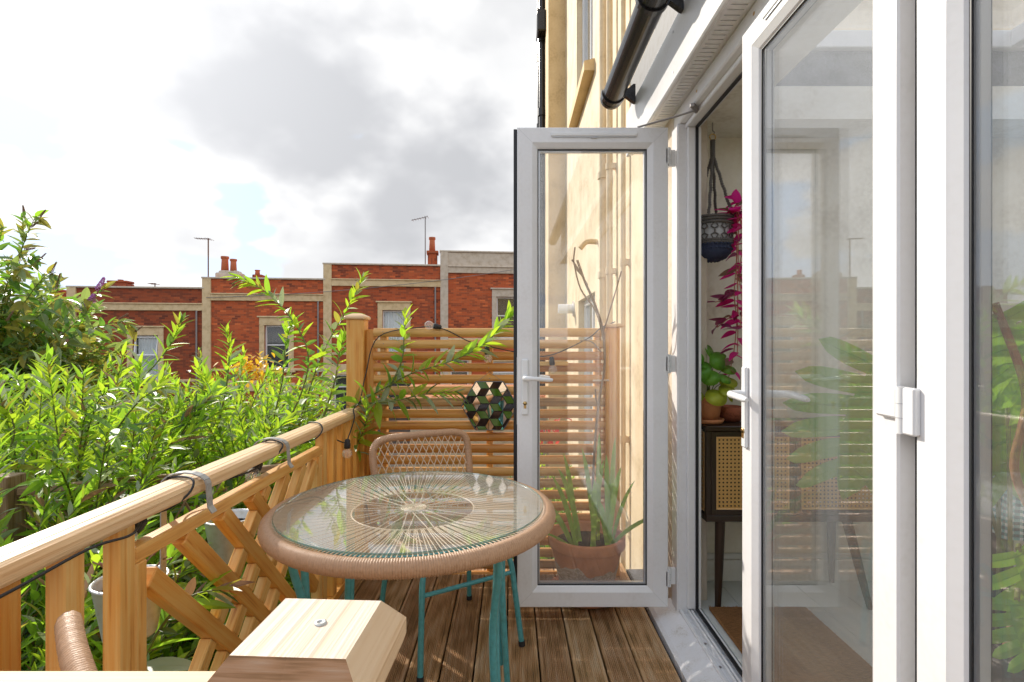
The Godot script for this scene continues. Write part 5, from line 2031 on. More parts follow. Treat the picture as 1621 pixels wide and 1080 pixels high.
func build_sideboard() -> void:
	var o := thing("sideboard", "dark wooden sideboard with woven cane doors on slanting legs", "sideboard")
	var st := mb()
	var x0 := 0.864
	var x1 := 1.70
	var df := 2.35
	var db := 2.615
	var y0 := 0.435
	var y1 := 0.86
	bd(st, x0 - 0.004, x1 + 0.004, y1 - 0.022, y1, df - 0.006, db, 0.003)
	put("top", st, M.dark_wood, o)
	st = mb()
	bd(st, x0, x1, y0, y0 + 0.028, df, db, 0.002)
	for x in [x0, x1 - 0.02]:
		for d in [df, db - 0.02]:
			bd(st, x, x + 0.022, y0 + 0.028, y1 - 0.022, d, d + 0.022, 0.002)
	bd(st, x0 + 0.022, x1, y0 + 0.028, y0 + 0.05, db - 0.015, db, 0.001)
	bd(st, x0 + 0.03, x1 - 0.03, y0 + 0.028, y1 - 0.022, db - 0.012, db - 0.004)
	put("carcass", st, M.dark_wood, o)
	# side panel of cane and two doors
	var c := at(x0 + 0.006, (y0 + y1) / 2 + 0.003, (df + db) / 2 + 0.002)
	cane_panel(o, c, db - df - 0.05, y1 - y0 - 0.07, Basis(Vector3(0, 0, 1), Vector3(0, 1, 0), Vector3(-1, 0, 0)))
	for r in [[x0 + 0.023, x0 + 0.395], [x0 + 0.40, x1 - 0.023]]:
		st = mb()
		var t := 0.024
		for q in [[r[0], r[0] + t, y0 + 0.03, y1 - 0.024], [r[1] - t, r[1], y0 + 0.03, y1 - 0.024], [r[0] + t, r[1] - t, y0 + 0.03, y0 + 0.03 + t], [r[0] + t, r[1] - t, y1 - 0.024 - t, y1 - 0.024]]:
			bd(st, q[0], q[1], q[2], q[3], df + 0.001, df + 0.019, 0.0015)
		var dr := put("door", st, M.dark_wood, o)
		cane_panel(dr, at((r[0] + r[1]) / 2, (y0 + y1) / 2 + 0.003, df + 0.008), r[1] - r[0] - 2 * t + 0.006, y1 - y0 - 0.054 - 2 * t + 0.006, Basis())
	for q in [[x0 + 0.07, df + 0.02, x0 + 0.052, df + 0.0], [x0 + 0.03, db - 0.03, x0 - 0.0, db - 0.0], [x1 - 0.20, df + 0.02, x1 - 0.11, df + 0.0], [x1 - 0.14, db - 0.03, x1 - 0.12, db - 0.0]]:
		st = mb()
		var a := at(q[0], y0, q[1])
		var b := at(q[2], 0.051, q[3])
		tube(st, [a, a.lerp(b, 0.5), b], [0.022, 0.019, 0.013], 12)
		put("leg", st, M.dark_wood, o)


func build_basket() -> void:
	# cup-shaped plant holder, knotted cords, hook in the ceiling
	var o := thing("macrame_hanger", "grey and navy knotted plant hanger on a ceiling hook", "plant hanger", at(0.935, 0, 2.46))
	var st := mb()
	tube(st, spline([Vector3(0, 2.25, 0), Vector3(0, 2.215, 0), Vector3(0.008, 2.205, 0), Vector3(0.004, 2.195, 0)], 4), 0.0025, 6)
	put("hook", st, M.dull_metal, o)
	st = mb()
	var rg := []
	for i in range(20):
		var a := TAU * i / 20
		rg.append(Vector3(cos(a) * 0.014, 2.183 + sin(a) * 0.014, 0))
	tube(st, rg, 0.003, 7, false, true)
	put("ring", st, M.brass, o)
	st = mb()
	wound_tube(st, [Vector3(0, 2.17, 0), Vector3(0, 2.075, 0)], 0.011, 0.008, false, 10, 0.002)
	put("knot", st, M.macrame_grey, o)
	for k in range(4):
		var a := TAU * (k + 0.35) / 4
		var e := Vector3(cos(a) * 0.088, 1.80, sin(a) * 0.088)
		st = mb()
		var p := [Vector3(cos(a) * 0.006, 2.085, sin(a) * 0.006)]
		for i in range(1, 12):
			var t := i / 11.0
			p.append(Vector3(cos(a) * 0.006, 2.085, sin(a) * 0.006).lerp(e, t) + Vector3(sin(t * 25.0), 0, cos(t * 25.0)) * 0.002)
		wound_tube(st, p, 0.0065, 0.012, false, 8, 0.0016)
		put("cord", st, M.macrame_grey, o)
	st = mb()
	lathe(st, [Vector2(0, 1.665), Vector2(0.072, 1.665), Vector2(0.08, 1.69), Vector2(0.083, 1.80), Vector2(0.079, 1.80), Vector2(0.076, 1.70), Vector2(0, 1.69)], 32)
	put("pot", st, M.ceramic_white, o)
	# upper net: bands and hexagon mesh; lower cup: close navy knots
	for y in [1.803, 1.790, 1.776, 1.695, 1.685]:
		st = mb()
		wound_tube(st, ring(0.0865 if y > 1.7 else 0.0855, y, 40), 0.0062, 0.009, true, 7, 0.0014)
		put("band", st, M.macrame_grey, o)
	for k in range(12):
		for s in [-1.0, 1.0]:
			st = mb()
			var p := []
			for i in range(9):
				var t := i / 8.0
				var a: float = TAU * (k + 0.5 * s * (1.0 if t > 0.3 and t < 0.7 else absf(0.5 - t) * 2.0 - 0.2)) / 12
				p.append(Vector3(cos(a) * 0.086, 1.772 - 0.075 * t, sin(a) * 0.086))
			tube(st, p, 0.0034, 6)
			put("net_cord", st, M.macrame_grey, o)
	st = mb()
	lathe(st, [Vector2(0, 1.607), Vector2(0.03, 1.608), Vector2(0.06, 1.618), Vector2(0.078, 1.64), Vector2(0.0845, 1.668), Vector2(0.084, 1.69)], 32)
	var cup := put("cup", st, M.macrame_blue, o)
	st = mb()
	for r in range(6):
		var ph := 0.1 + r * 0.24
		var rr := 0.087 * cos(ph - 0.1) * (1.0 - 0.03 * r)
		var y := 1.684 - 0.078 * sin(minf(ph, 1.5))
		var n := int(26 * rr / 0.087) + 3
		for k in range(n):
			var a := TAU * (k + 0.5 * (r % 2)) / n
			var dir := Vector3(cos(a), 0, sin(a))
			lathe(st, [Vector2(0, -0.006), Vector2(0.006, -0.003), Vector2(0.0078, 0.001), Vector2(0.005, 0.005), Vector2(0, 0.0065)], 6, dir * rr + Vector3(0, y, 0), Basis(Vector3.UP, -a))
	stuff(put("knots", st, M.macrame_blue, cup))
	# the trailing plant that grows in it
	var t := thing("trailing_plant", "magenta and purple trailing plant spilling from the knotted hanger", "plant", at(0.935, 0, 2.46))
	var lm := [leaf_blade_mesh(0.42, 0.25, 0.12), leaf_blade_mesh(0.36, 0.45, 0.25), leaf_blade_mesh(0.48, 0.1, -0.1)]
	var stems := [
		[Vector3(0.03, 1.80, 0.03), Vector3(0.085, 1.84, 0.02), Vector3(0.105, 1.74, 0.01), Vector3(0.11, 1.6, 0.0), Vector3(0.10, 1.45, 0.0), Vector3(0.112, 1.3, 0.01), Vector3(0.105, 1.17, 0.02)],
		[Vector3(0.05, 1.80, 0.0), Vector3(0.10, 1.82, -0.02), Vector3(0.13, 1.7, -0.03), Vector3(0.125, 1.5, -0.02), Vector3(0.118, 1.36, -0.01), Vector3(0.10, 1.2, 0.0), Vector3(0.07, 1.07, 0.01)],
		[Vector3(0.04, 1.80, 0.05), Vector3(0.08, 1.83, 0.06), Vector3(0.09, 1.72, 0.07), Vector3(0.085, 1.58, 0.06), Vector3(0.095, 1.46, 0.05), Vector3(0.10, 1.36, 0.04)],
		[Vector3(0.10, 1.45, 0.0), Vector3(0.05, 1.43, 0.02), Vector3(0.0, 1.415, 0.03)],
		[Vector3(0.105, 1.37, 0.0), Vector3(0.05, 1.33, 0.02), Vector3(0.01, 1.30, 0.03)],
		[Vector3(0.07, 1.82, 0.05), Vector3(0.10, 1.88, 0.05), Vector3(0.13, 1.87, 0.03)],
		[Vector3(0.06, 1.80, 0.03), Vector3(0.10, 1.80, 0.05), Vector3(0.12, 1.68, 0.05), Vector3(0.10, 1.55, 0.05), Vector3(0.12, 1.42, 0.04), Vector3(0.11, 1.3, 0.04)],
		[Vector3(0.05, 1.80, 0.05), Vector3(0.085, 1.82, 0.07), Vector3(0.10, 1.76, 0.08)]]
	for si in range(stems.size()):
		var p := spline(stems[si], 6)
		var st2 := mb()
		tube(st2, p, 0.0022, 6)
		put("stem", st2, M.pink_stem, t)
		var k := 3
		while k < p.size():
			var tg: Vector3 = (p[mini(k + 1, p.size() - 1)] - p[k - 1]).normalized()
			var a := k * 2.4 + si
			var out := Vector3(cos(a), 0.1, sin(a))
			var dir := (out * 0.9 + tg * 0.35 + Vector3(-0.25, 0, 0.2)).normalized()
			var m: String = ["leaf_plum", "leaf_magenta", "leaf_stripe", "leaf_magenta", "leaf_magenta", "leaf_magenta"][rng.randi() % 6]
			if si >= 3 and si < 5:
				m = ["leaf_plum", "leaf_stripe", "leaf_plum"][rng.randi() % 3]
			var l := rng.randf_range(0.065, 0.10)
			inst("leaf", lm[rng.randi() % 3], M[m], t, Transform3D(aim(dir, Vector3.UP, rng.randf_range(-0.8, 0.8)).scaled_local(Vector3(l, l, l)), p[k]))
			k += 1 if si not in [3, 4] and rng.randf() < 0.6 else 2


func build_pilea() -> void:
	var o := thing("round_leaf_plant", "round leaved plant in a small clay pot on the sideboard", "potted plant", at(0.905, 0.86, 2.435))
	var st := mb()
	lathe(st, [Vector2(0, 0.004), Vector2(0.062, 0.004), Vector2(0.07, 0.022), Vector2(0.066, 0.024), Vector2(0.06, 0.012), Vector2(0, 0.01)], 28)
	put("saucer", st, M.terracotta, o)
	st = mb()
	lathe(st, [Vector2(0, 0.012), Vector2(0.045, 0.012), Vector2(0.06, 0.098), Vector2(0.06, 0.098), Vector2(0.066, 0.10), Vector2(0.067, 0.125), Vector2(0.061, 0.127), Vector2(0.056, 0.10), Vector2(0, 0.098)], 32)
	put("pot", st, M.terracotta, o)
	st = mb()
	leaf_round(st, 1.0)
	var lm := st.commit()
	for q in [[-0.075, 0.30, 0.03, 0.045, 0], [-0.06, 0.24, 0.06, 0.05, 0], [0.03, 0.285, 0.04, 0.045, 0], [0.015, 0.33, -0.01, 0.04, 0], [-0.02, 0.215, 0.08, 0.042, 0], [0.0, 0.13, 0.095, 0.048, 1], [0.065, 0.155, 0.07, 0.045, 1], [0.05, 0.21, 0.06, 0.035, 0], [-0.085, 0.14, 0.07, 0.042, 1], [0.09, 0.25, 0.0, 0.04, 0], [-0.09, 0.2, 0.0, 0.045, 0], [0.085, 0.19, 0.02, 0.04, 1], [-0.03, 0.34, -0.03, 0.04, 0], [0.06, 0.31, -0.04, 0.038, 0], [-0.1, 0.27, -0.04, 0.04, 0], [0.11, 0.13, -0.02, 0.038, 1], [-0.03, 0.27, 0.05, 0.03, 0]]:
		var p := Vector3(q[0], q[1], q[2])
		st = mb()
		tube(st, bez(Vector3(rng.randf_range(-0.012, 0.012), 0.1, 0), Vector3(p.x * 0.3, p.y, p.z * 0.3), p, 6), 0.0016, 5)
		put("leaf_stalk", st, M.green_stem, o)
		var n := (Vector3(p.x * 2.2, 0.35, p.z * 2.2 + 0.35) + Vector3(rng.randf_range(-0.3, 0.3), rng.randf_range(-0.2, 0.3), 0)).normalized()
		var b := aim(n.cross(Vector3(0.2, 1, 0.3)), n).scaled_local(Vector3.ONE * float(q[3]))
		inst("leaf", lm, M["leaf_pilea_yellow" if q[4] else "leaf_pilea"], o, Transform3D(b, p))
	var r := thing("red_clay_pot", "little dark red glazed pot behind the round leaved plant", "pot", at(1.035, 0.86, 2.50))
	st = mb()
	lathe(st, [Vector2(0, 0.002), Vector2(0.04, 0.002), Vector2(0.056, 0.02), Vector2(0.062, 0.045), Vector2(0.055, 0.068), Vector2(0.05, 0.072), Vector2(0.048, 0.066), Vector2(0.0, 0.05)], 28)
	put("body", st, M.terracotta_pot_red, r)


# split leaf: lobes along both sides of a midrib, length 1 along x, normal +y
func split_leaf_mesh() -> ArrayMesh:
	var st := mb()
	var lobes := 6
	for s in [-1.0, 1.0]:
		# solid inner part next to the midrib
		var prev := []
		for i in range(13):
			var t := i / 12.0
			var inner := 0.17 * pow(sin(PI * clampf(0.10 + t * 0.9, 0, 1)), 0.7) + 0.004
			var y := -0.25 * t * t
			var row := [Vector3(t, y, 0), Vector3(t + 0.02, y + 0.10 * inner, s * inner)]
			if prev.size():
				face(st, [prev[0], prev[1], row[1], row[0]], [Vector2(0, 0), Vector2(1, 0), Vector2(1, 1), Vector2(0, 1)], Vector3.UP)
			prev = row
		for k in range(lobes):
			var t0 := 0.0 + 0.88 * k / lobes
			var t1 := t0 + 0.88 / lobes * 0.86
			var reach: float = [0.40, 0.46, 0.46, 0.41, 0.33, 0.23][k]
			var sweep: float = [-0.12, 0.0, 0.10, 0.16, 0.20, 0.22][k]
			prev = []
			for j in range(7):
				var u := j / 6.0
				var mid := lerpf((t0 + t1) / 2, (t0 + t1) / 2 + sweep, pow(u, 1.3))
				var hw := (t1 - t0) / 2 * (1.0 + 0.55 * u) * pow(maxf(1.0 - pow(u, 3.2), 0.0), 0.6) + 0.002
				var zz := 0.10 * pow(sin(PI * clampf(0.10 + t0 * 0.9, 0, 1)), 0.7) + reach * u
				var y := -0.25 * mid * mid + 0.10 * zz - 0.55 * zz * zz
				var row := [Vector3(mid - hw, y - 0.012, s * zz), Vector3(mid, y, s * zz), Vector3(mid + hw, y - 0.012, s * zz)]
				if prev.size():
					for q in range(2):
						face(st, [prev[q], prev[q + 1], row[q + 1], row[q]], [Vector2(0, 0), Vector2(1, 0), Vector2(1, 1), Vector2(0, 1)], Vector3.UP)
				prev = row
		# raised veins
		for k in range(lobes):
			var t0 := 0.88 * k / lobes + 0.06
			var z1: float = [0.42, 0.48, 0.48, 0.42, 0.33, 0.24][k]
			var sw: float = [-0.10, 0.0, 0.09, 0.14, 0.17, 0.18][k]
			var vp := []
			for j in range(5):
				var u := j / 4.0
				var x := t0 + sw * pow(u, 1.3)
				var zz := z1 * u
				vp.append(Vector3(x, -0.25 * x * x + 0.10 * zz - 0.55 * zz * zz + 0.003, s * zz))
			tube(st, vp, [0.006, 0.005, 0.004, 0.003, 0.002], 4, false)
	return st.commit()


func build_monstera() -> void:
	var o := thing("split_leaf_plant", "big split leaved plant in a dark pot behind the shut doors", "potted plant", at(1.56, 0.05, 1.62))
	var st := mb()
	lathe(st, [Vector2(0, 0.002), Vector2(0.11, 0.002), Vector2(0.15, 0.24), Vector2(0.155, 0.26), Vector2(0.145, 0.262), Vector2(0.138, 0.23), Vector2(0, 0.225)], 32)
	put("pot", st, M.slate, o)
	st = mb()
	lathe(st, [Vector2(0, 0.235), Vector2(0.139, 0.232)], 24)
	put("soil", st, M.soil, o)
	var lm := split_leaf_mesh()
	var hub := Vector3(0, 0.25, 0)
	# base of the blade, direction to the tip, normal, length
	var lv := [
		[at(1.325, 1.165, 1.86), Vector3(-0.30, -1.0, 0.1), Vector3(-0.25, 0.1, 1.0), 0.50],
		[at(1.42, 1.10, 1.62), Vector3(0.25, -0.85, 0.25), Vector3(-0.4, 0.2, 1.0), 0.36],
		[at(1.24, 1.30, 1.36), Vector3(0.35, -0.9, -0.1), Vector3(-0.5, 0.4, 0.8), 0.28],
		[at(1.34, 1.28, 1.40), Vector3(0.6, -0.7, 0.0), Vector3(-0.3, 0.6, 0.8), 0.32],
		[at(1.30, 0.70, 1.36), Vector3(0.45, -0.80, 0.2), Vector3(-0.4, 0.6, 0.7), 0.24],
		[at(1.24, 0.60, 1.30), Vector3(0.25, -0.9, 0.3), Vector3(-0.6, 0.5, 0.6), 0.20],
		[at(1.40, 0.52, 1.40), Vector3(0.6, -0.6, 0.2), Vector3(-0.3, 0.7, 0.6), 0.26],
		[at(1.72, 1.25, 1.75), Vector3(0.6, -0.5, -0.3), Vector3(-0.2, 0.8, 0.6), 0.36]]
	for l in lv:
		var p: Vector3 = l[0] - o.position
		st = mb()
		tube(st, bez(hub + Vector3(rng.randf_range(-0.04, 0.04), 0, rng.randf_range(-0.04, 0.04)), Vector3(p.x * 0.35, p.y * 0.85 + 0.1, p.z * 0.35), p, 10), 0.006, 7)
		put("leaf_stalk", st, M.green_stem, o)
		inst("leaf", lm, M.leaf_monstera, o, Transform3D(aim(l[1], l[2]).scaled_local(Vector3.ONE * float(l[3])), p))
	# woody stems and an air root in front
	for q in [[Vector3(-0.02, 0.24, 0.02), Vector3(-0.16, 0.50, 0.16), Vector3(-0.20, 0.70, 0.24), Vector3(-0.27, 0.86, 0.26), Vector3(-0.24, 1.05, 0.26), Vector3(-0.32, 1.28, 0.26)], [Vector3(-0.16, 0.50, 0.16), Vector3(-0.22, 0.54, 0.24), Vector3(-0.28, 0.48, 0.27), Vector3(-0.31, 0.40, 0.28)]]:
		st = mb()
		tube(st, spline(q, 6), 0.0095, 8)
		put("stem", st, M.vine_stem, o)


# ---------------------------------------------------------------- shrubs

var leaf_kinds := {}


func leaf_set(w: float) -> Array:
	var key := "w%d" % int(w * 1000)
	if not leaf_kinds.has(key):
		leaf_kinds[key] = [leaf_blade_mesh(w, 0.35, 0.18), leaf_blade_mesh(w * 0.85, 0.6, 0.05), leaf_blade_mesh(w * 1.1, 0.2, 0.34)]
	return leaf_kinds[key]


# leaves along one shoot, growing smaller and closer towards the tip
func shoot(p: Array, bag: Array, from: float, gap: float, length: float, mats: Array, droop: float) -> void:
	var total := 0.0
	for i in range(p.size() - 1):
		total += p[i].distance_to(p[i + 1])
	var s := total * from
	var k := rng.randi() % 5
	while s < total:
		var acc := 0.0
		var i := 0
		while i < p.size() - 2 and acc + p[i].distance_to(p[i + 1]) < s:
			acc += p[i].distance_to(p[i + 1])
			i += 1
		var f: float = clampf((s - acc) / maxf(p[i].distance_to(p[i + 1]), 1e-4), 0, 1)
		var c: Vector3 = p[i].lerp(p[i + 1], f)
		var tg: Vector3 = (p[i + 1] - p[i]).normalized()
		var t := s / total
		var a := k * 2.4 + rng.randf_range(-0.3, 0.3)
		var sd := tg.cross(Vector3(0.31, 0.9, 0.2)).normalized()
		var ot := sd.cross(tg)
		var out := sd * cos(a) + ot * sin(a)
		var spread := lerpf(1.0, 0.45, t * t)
		var dir := (out * spread + tg * lerpf(0.45, 0.95, t * t) + Vector3(0, -droop * (1.0 - t * 0.6), 0)).normalized()
		var l := length * rng.randf_range(0.6, 1.3) * lerpf(1.0, 0.62, pow(t, 3.0))
		var m: int = mats[rng.randi() % mats.size()]
		if t > 0.8 and m == 2:
			m = 0
		bag.append([Transform3D(aim(dir, (Vector3.UP * 0.8 + tg * 0.5).normalized(), rng.randf_range(-0.7, 0.7)).scaled_local(Vector3.ONE * l), c), m, rng.randi() % 3])
		s += gap * lerpf(1.0, 0.35, t * t) * rng.randf_range(0.7, 1.3)
		k += 1


func finish_leaves(o: Node3D, bag: Array, meshes: Array, names: Array, single := 290) -> void:
	# the leaves that show largest are parts, the rest one mass per tone
	var eye := Vector3(0, EYE, 0)
	for b in bag:
		b.append((b[0] as Transform3D).origin.distance_to(eye) / (b[0] as Transform3D).basis.x.length())
	bag.sort_custom(func(a, b): return a[3] < b[3])
	var n := mini(single, bag.size())
	for i in range(n):
		var x: Transform3D = bag[i][0]
		x.origin -= o.position
		inst("leaf", meshes[bag[i][2]], M[names[bag[i][1]]], o, x)
	var lots := {}
	for i in range(n, bag.size()):
		var key: int = bag[i][1] * 3 + bag[i][2]
		if not lots.has(key):
			lots[key] = []
		lots[key].append(bag[i][0])
	for key in lots:
		var mm := MultiMesh.new()
		mm.transform_format = MultiMesh.TRANSFORM_3D
		mm.mesh = meshes[key % 3]
		mm.instance_count = lots[key].size()
		for i in range(lots[key].size()):
			var x: Transform3D = lots[key][i]
			x.origin -= o.position
			mm.set_instance_transform(i, x)
		var mi := MultiMeshInstance3D.new()
		mi.name = "foliage"
		mi.multimesh = mm
		mi.material_override = M[names[key / 3]]
		o.add_child(mi, true)
		stuff(mi)


func shrub(called: String, label: String, category: String, group: String, base: Vector3, centre: Vector3, rad: Vector3, count: int, extra: Array, leaf_len: float, leaf_w: float, mats: Array, names: Array, droop: float, gap: float, xmax := -0.93) -> Node3D:
	var o := thing(called, label, category, base, 0.0, group)
	var bag := []
	var wood := mb()
	for i in range(count):
		var u := Vector3(rng.randfn(), rng.randfn(), rng.randfn()).normalized()
		var rr := pow(rng.randf(), 0.28)
		if u.y < -0.1:
			u.y = -u.y * 0.5
		var e := centre + u * rad * rr
		if e.x > xmax:
			e.x = xmax - rng.randf() * 0.25
		var s := base + Vector3(rng.randf_range(-0.25, 0.25), 0, rng.randf_range(-0.25, 0.25))
		var flat := Vector3(e.x - centre.x, 0, e.z - centre.z)
		var arch := rng.randf_range(0.1, 0.75)
		var m := s.lerp(e, 0.62) + Vector3(0, rad.y * arch, 0) - flat * (0.1 + 0.3 * arch)
		if m.x > xmax:
			m.x = xmax - 0.05
		var p := bez(s, m, e, 9)
		tube(wood, p, [0.008, 0.0075, 0.007, 0.0065, 0.006, 0.0052, 0.0045, 0.0038, 0.003, 0.002], 5, false)
		shoot(p, bag, 0.36, gap, leaf_len, mats, droop)
	for q in extra:
		var p := spline(q, 7)
		var rs := []
		for i in range(p.size()):
			rs.append(lerpf(0.006, 0.0016, float(i) / (p.size() - 1)))
		tube(wood, p, rs, 6, false)
		shoot(p, bag, 0.12, gap * 0.75, leaf_len, mats, droop)
	var xf := Transform3D(Basis(), -base)
	stuff(put("stems", wood, M.green_stem, o, xf))
	finish_leaves(o, bag, leaf_set(leaf_w), names)
	return o


func build_plants() -> void:
	var tones := ["leaf_lime", "leaf_bright", "leaf_mid", "leaf_silver", "leaf_deep", "leaf_olive", "dry_brown"]
	var mix := [0, 0, 0, 1, 1, 1, 1, 1, 2, 2, 2, 2, 3, 3, 3, 4, 5, 2, 1, 6]
	var lush := [0, 0, 0, 0, 1, 1, 1, 1, 1, 2, 2, 2, 3, 3, 3, 4, 5, 0, 1]
	var dim := [1, 1, 1, 2, 2, 2, 3, 2, 1, 4, 0, 1, 5, 6]
	var gr := "willow leaved shrubs outside the railing"
	# nearest shrub fills the lattice
	shrub("willow_leaved_shrub", "nearest willow leaved shrub, pressing against the lattice panel and balusters", "shrub", gr, Vector3(-1.7, -1.7, -1.7), Vector3(-1.65, -0.1, -1.75), Vector3(0.9, 1.0, 0.85), 210,
		[[at(-1.0, 0.2, 1.35), at(-0.95, 0.42, 1.38), at(-0.86, 0.55, 1.40), at(-0.77, 0.57, 1.42)]], 0.13, 0.24, dim, tones, 0.25, 0.031)
	shrub("willow_leaved_shrub", "willow leaved shrub behind the handrail, level with the glass table", "shrub", gr, Vector3(-2.3, -1.7, -2.7), Vector3(-2.1, 0.0, -2.6), Vector3(1.25, 1.2, 1.0), 290,
		[[at(-1.8, 0.4, 2.4), at(-1.75, 0.75, 2.3), at(-1.55, 0.98, 2.2), at(-1.4, 1.05, 2.15)], [at(-2.4, 0.5, 2.4), at(-2.2, 0.85, 2.35), at(-2.35, 1.1, 2.3)]], 0.132, 0.235, mix, tones, 0.2, 0.027)
	shrub("willow_leaved_shrub", "willow leaved shrub with tall upright sprays beside the fence post", "shrub", gr, Vector3(-1.75, -1.7, -3.6), Vector3(-1.75, 0.15, -3.5), Vector3(1.0, 1.0, 0.85), 260,
		[[at(-1.35, 0.6, 3.3), at(-1.25, 0.9, 3.25), at(-1.12, 1.2, 3.2), at(-0.98, 1.45, 3.2), at(-0.89, 1.63, 3.2)],
		[at(-1.4, 0.6, 3.1), at(-1.22, 0.95, 3.1), at(-1.2, 1.22, 3.1), at(-1.4, 1.5, 3.1), at(-1.62, 1.62, 3.1)],
		[at(-1.45, 0.7, 3.2), at(-1.38, 1.0, 3.2), at(-1.36, 1.22, 3.2), at(-1.3, 1.35, 3.15)],
		[at(-1.1, 0.7, 3.0), at(-1.0, 1.0, 3.0), at(-0.98, 1.2, 3.05), at(-0.93, 1.30, 3.05)],
		[at(-1.8, 0.6, 3.2), at(-1.72, 0.95, 3.2), at(-1.70, 1.2, 3.2), at(-1.72, 1.30, 3.2)],
		[at(-1.15, 0.55, 2.95), at(-0.99, 0.8, 2.97), at(-0.80, 0.91, 2.76), at(-0.68, 0.98, 2.72), at(-0.50, 1.075, 2.68), at(-0.32, 1.13, 2.68), at(-0.14, 1.22, 2.70), at(0.0, 1.38, 2.73)],
		[at(-0.80, 0.91, 2.76), at(-0.62, 0.93, 2.70), at(-0.42, 0.97, 2.69), at(-0.27, 0.98, 2.7)],
		[at(-0.62, 1.0, 2.71), at(-0.56, 1.14, 2.72), at(-0.55, 1.28, 2.73), at(-0.545, 1.37, 2.74)],
		[at(-1.2, 0.3, 2.95), at(-0.97, 0.5, 2.93), at(-0.76, 0.76, 2.70), at(-0.72, 0.90, 2.66)]], 0.125, 0.25, lush, tones, 0.22, 0.028, -0.97)
	shrub("willow_leaved_shrub", "broad willow leaved shrub in front of the tilted window", "shrub", gr, Vector3(-3.6, -1.7, -3.5), Vector3(-3.5, 0.05, -3.5), Vector3(1.5, 1.2, 1.0), 300,
		[[at(-2.6, 0.7, 3.3), at(-2.3, 1.0, 3.3), at(-2.13, 1.2, 3.3), at(-2.05, 1.38, 3.3)], [at(-3.4, 0.7, 3.2), at(-3.0, 0.98, 3.1), at(-2.7, 1.02, 3.1)]], 0.135, 0.235, lush, tones, 0.18, 0.028)
	shrub("willow_leaved_shrub", "farthest willow leaved shrub, between the railing and the terrace", "shrub", gr, Vector3(-2.9, -1.7, -5.4), Vector3(-2.9, 0.1, -5.3), Vector3(1.7, 1.08, 0.9), 230, [], 0.16, 0.24, mix, tones, 0.18, 0.042)
	# buddleia
	var bud := shrub("buddleia", "tall dusky buddleia with drooping leaves and brown spent flower spikes", "shrub", "", Vector3(-6.4, -1.7, -6.3), Vector3(-6.35, 0.6, -6.1), Vector3(2.1, 1.7, 1.2), 400,
		[[at(-5.6, 1.4, 5.8), at(-5.3, 2.0, 5.7), at(-5.15, 2.4, 5.6), at(-5.12, 2.55, 5.55)], [at(-5.6, 1.3, 5.8), at(-5.2, 2.1, 5.6), at(-4.95, 2.5, 5.5), at(-4.85, 2.5, 5.45)],
		[at(-5.3, 1.2, 5.8), at(-4.8, 1.55, 5.7), at(-4.4, 1.72, 5.6), at(-4.3, 1.80, 5.6)], [at(-5.2, 1.0, 5.7), at(-4.7, 1.35, 5.6), at(-4.45, 1.58, 5.6)], [at(-5.2, 1.0, 5.7), at(-4.6, 1.3, 5.6), at(-4.15, 1.45, 5.6), at(-4.0, 1.4, 5.6)],
		[at(-5.8, 1.3, 5.8), at(-5.6, 1.9, 5.7), at(-5.4, 2.3, 5.6), at(-5.28, 2.42, 5.5)], [at(-5.9, 1.4, 5.8), at(-5.8, 2.0, 5.7), at(-5.6, 2.4, 5.6), at(-5.45, 2.5, 5.5)], [at(-5.7, 1.3, 5.8), at(-5.4, 1.8, 5.7), at(-5.1, 2.1, 5.6), at(-4.95, 2.12, 5.5)], [at(-5.6, 1.2, 5.8), at(-5.2, 1.7, 5.7), at(-4.9, 1.95, 5.6), at(-4.72, 1.92, 5.5)], [at(-6.0, 1.4, 5.9), at(-5.9, 2.1, 5.8), at(-5.75, 2.5, 5.7), at(-5.7, 2.62, 5.6)], [at(-5.6, 1.3, 5.8), at(-5.35, 1.75, 5.6), at(-5.15, 1.98, 5.5), at(-5.0, 1.98, 5.4)], [at(-5.4, 1.2, 5.7), at(-5.0, 1.5, 5.6), at(-4.7, 1.68, 5.5), at(-4.5, 1.62, 5.4)]],
		0.21, 0.34, [0, 0, 0, 1, 2, 2, 3, 3, 3, 4], ["leaf_grey_green", "leaf_mid", "leaf_mid", "leaf_olive", "leaf_bright"], 0.55, 0.062, -3.9)
	var pos := bud.position
	for q in [[-4.33, 1.84, 5.6, 0.17, 1], [-4.42, 1.70, 5.6, 0.11, 1], [-4.50, 1.60, 5.6, 0.13, 1], [-5.10, 2.62, 5.55, 0.14, 0], [-4.82, 2.55, 5.45, 0.13, 0], [-4.95, 2.45, 5.5, 0.12, 0], [-4.75, 1.98, 5.5, 0.22, 0], [-4.9, 2.08, 5.5, 0.22, 0], [-4.7, 1.85, 5.5, 0.2, 0], [-5.0, 2.2, 5.5, 0.2, 0], [-3.95, 1.36, 5.6, 0.14, 0], [-4.1, 1.5, 5.6, 0.14, 0], [-4.6, 1.25, 5.5, 0.2, 0], [-5.2, 1.5, 5.5, 0.2, 0]]:
		var st := mb()
		var c: Vector3 = at(q[0], q[1], q[2]) - pos
		var dir := Vector3(rng.randf_range(0.1, 0.9), rng.randf_range(-0.1, 0.5), 0.2).normalized()
		if q[4] == 1:
			dir = Vector3(0.5, 0.6, 0.3).normalized()
		var n := 70 if q[4] == 1 else 50
		for i in range(n):
			var t := float(i) / n
			var a := i * 2.4
			var w: float = (0.036 if q[4] == 1 else 0.011) * (1.0 - t * 0.8)
			var b := aim(dir, Vector3.UP)
			var p: Vector3 = c + dir * (t - 0.4) * float(q[3]) + b.y * cos(a) * w + b.z * sin(a) * w
			var br := 0.009 if q[4] == 1 else 0.006
			lathe(st, [Vector2(0, -0.006), Vector2(br, 0), Vector2(0, 0.007)], 5, p, b)
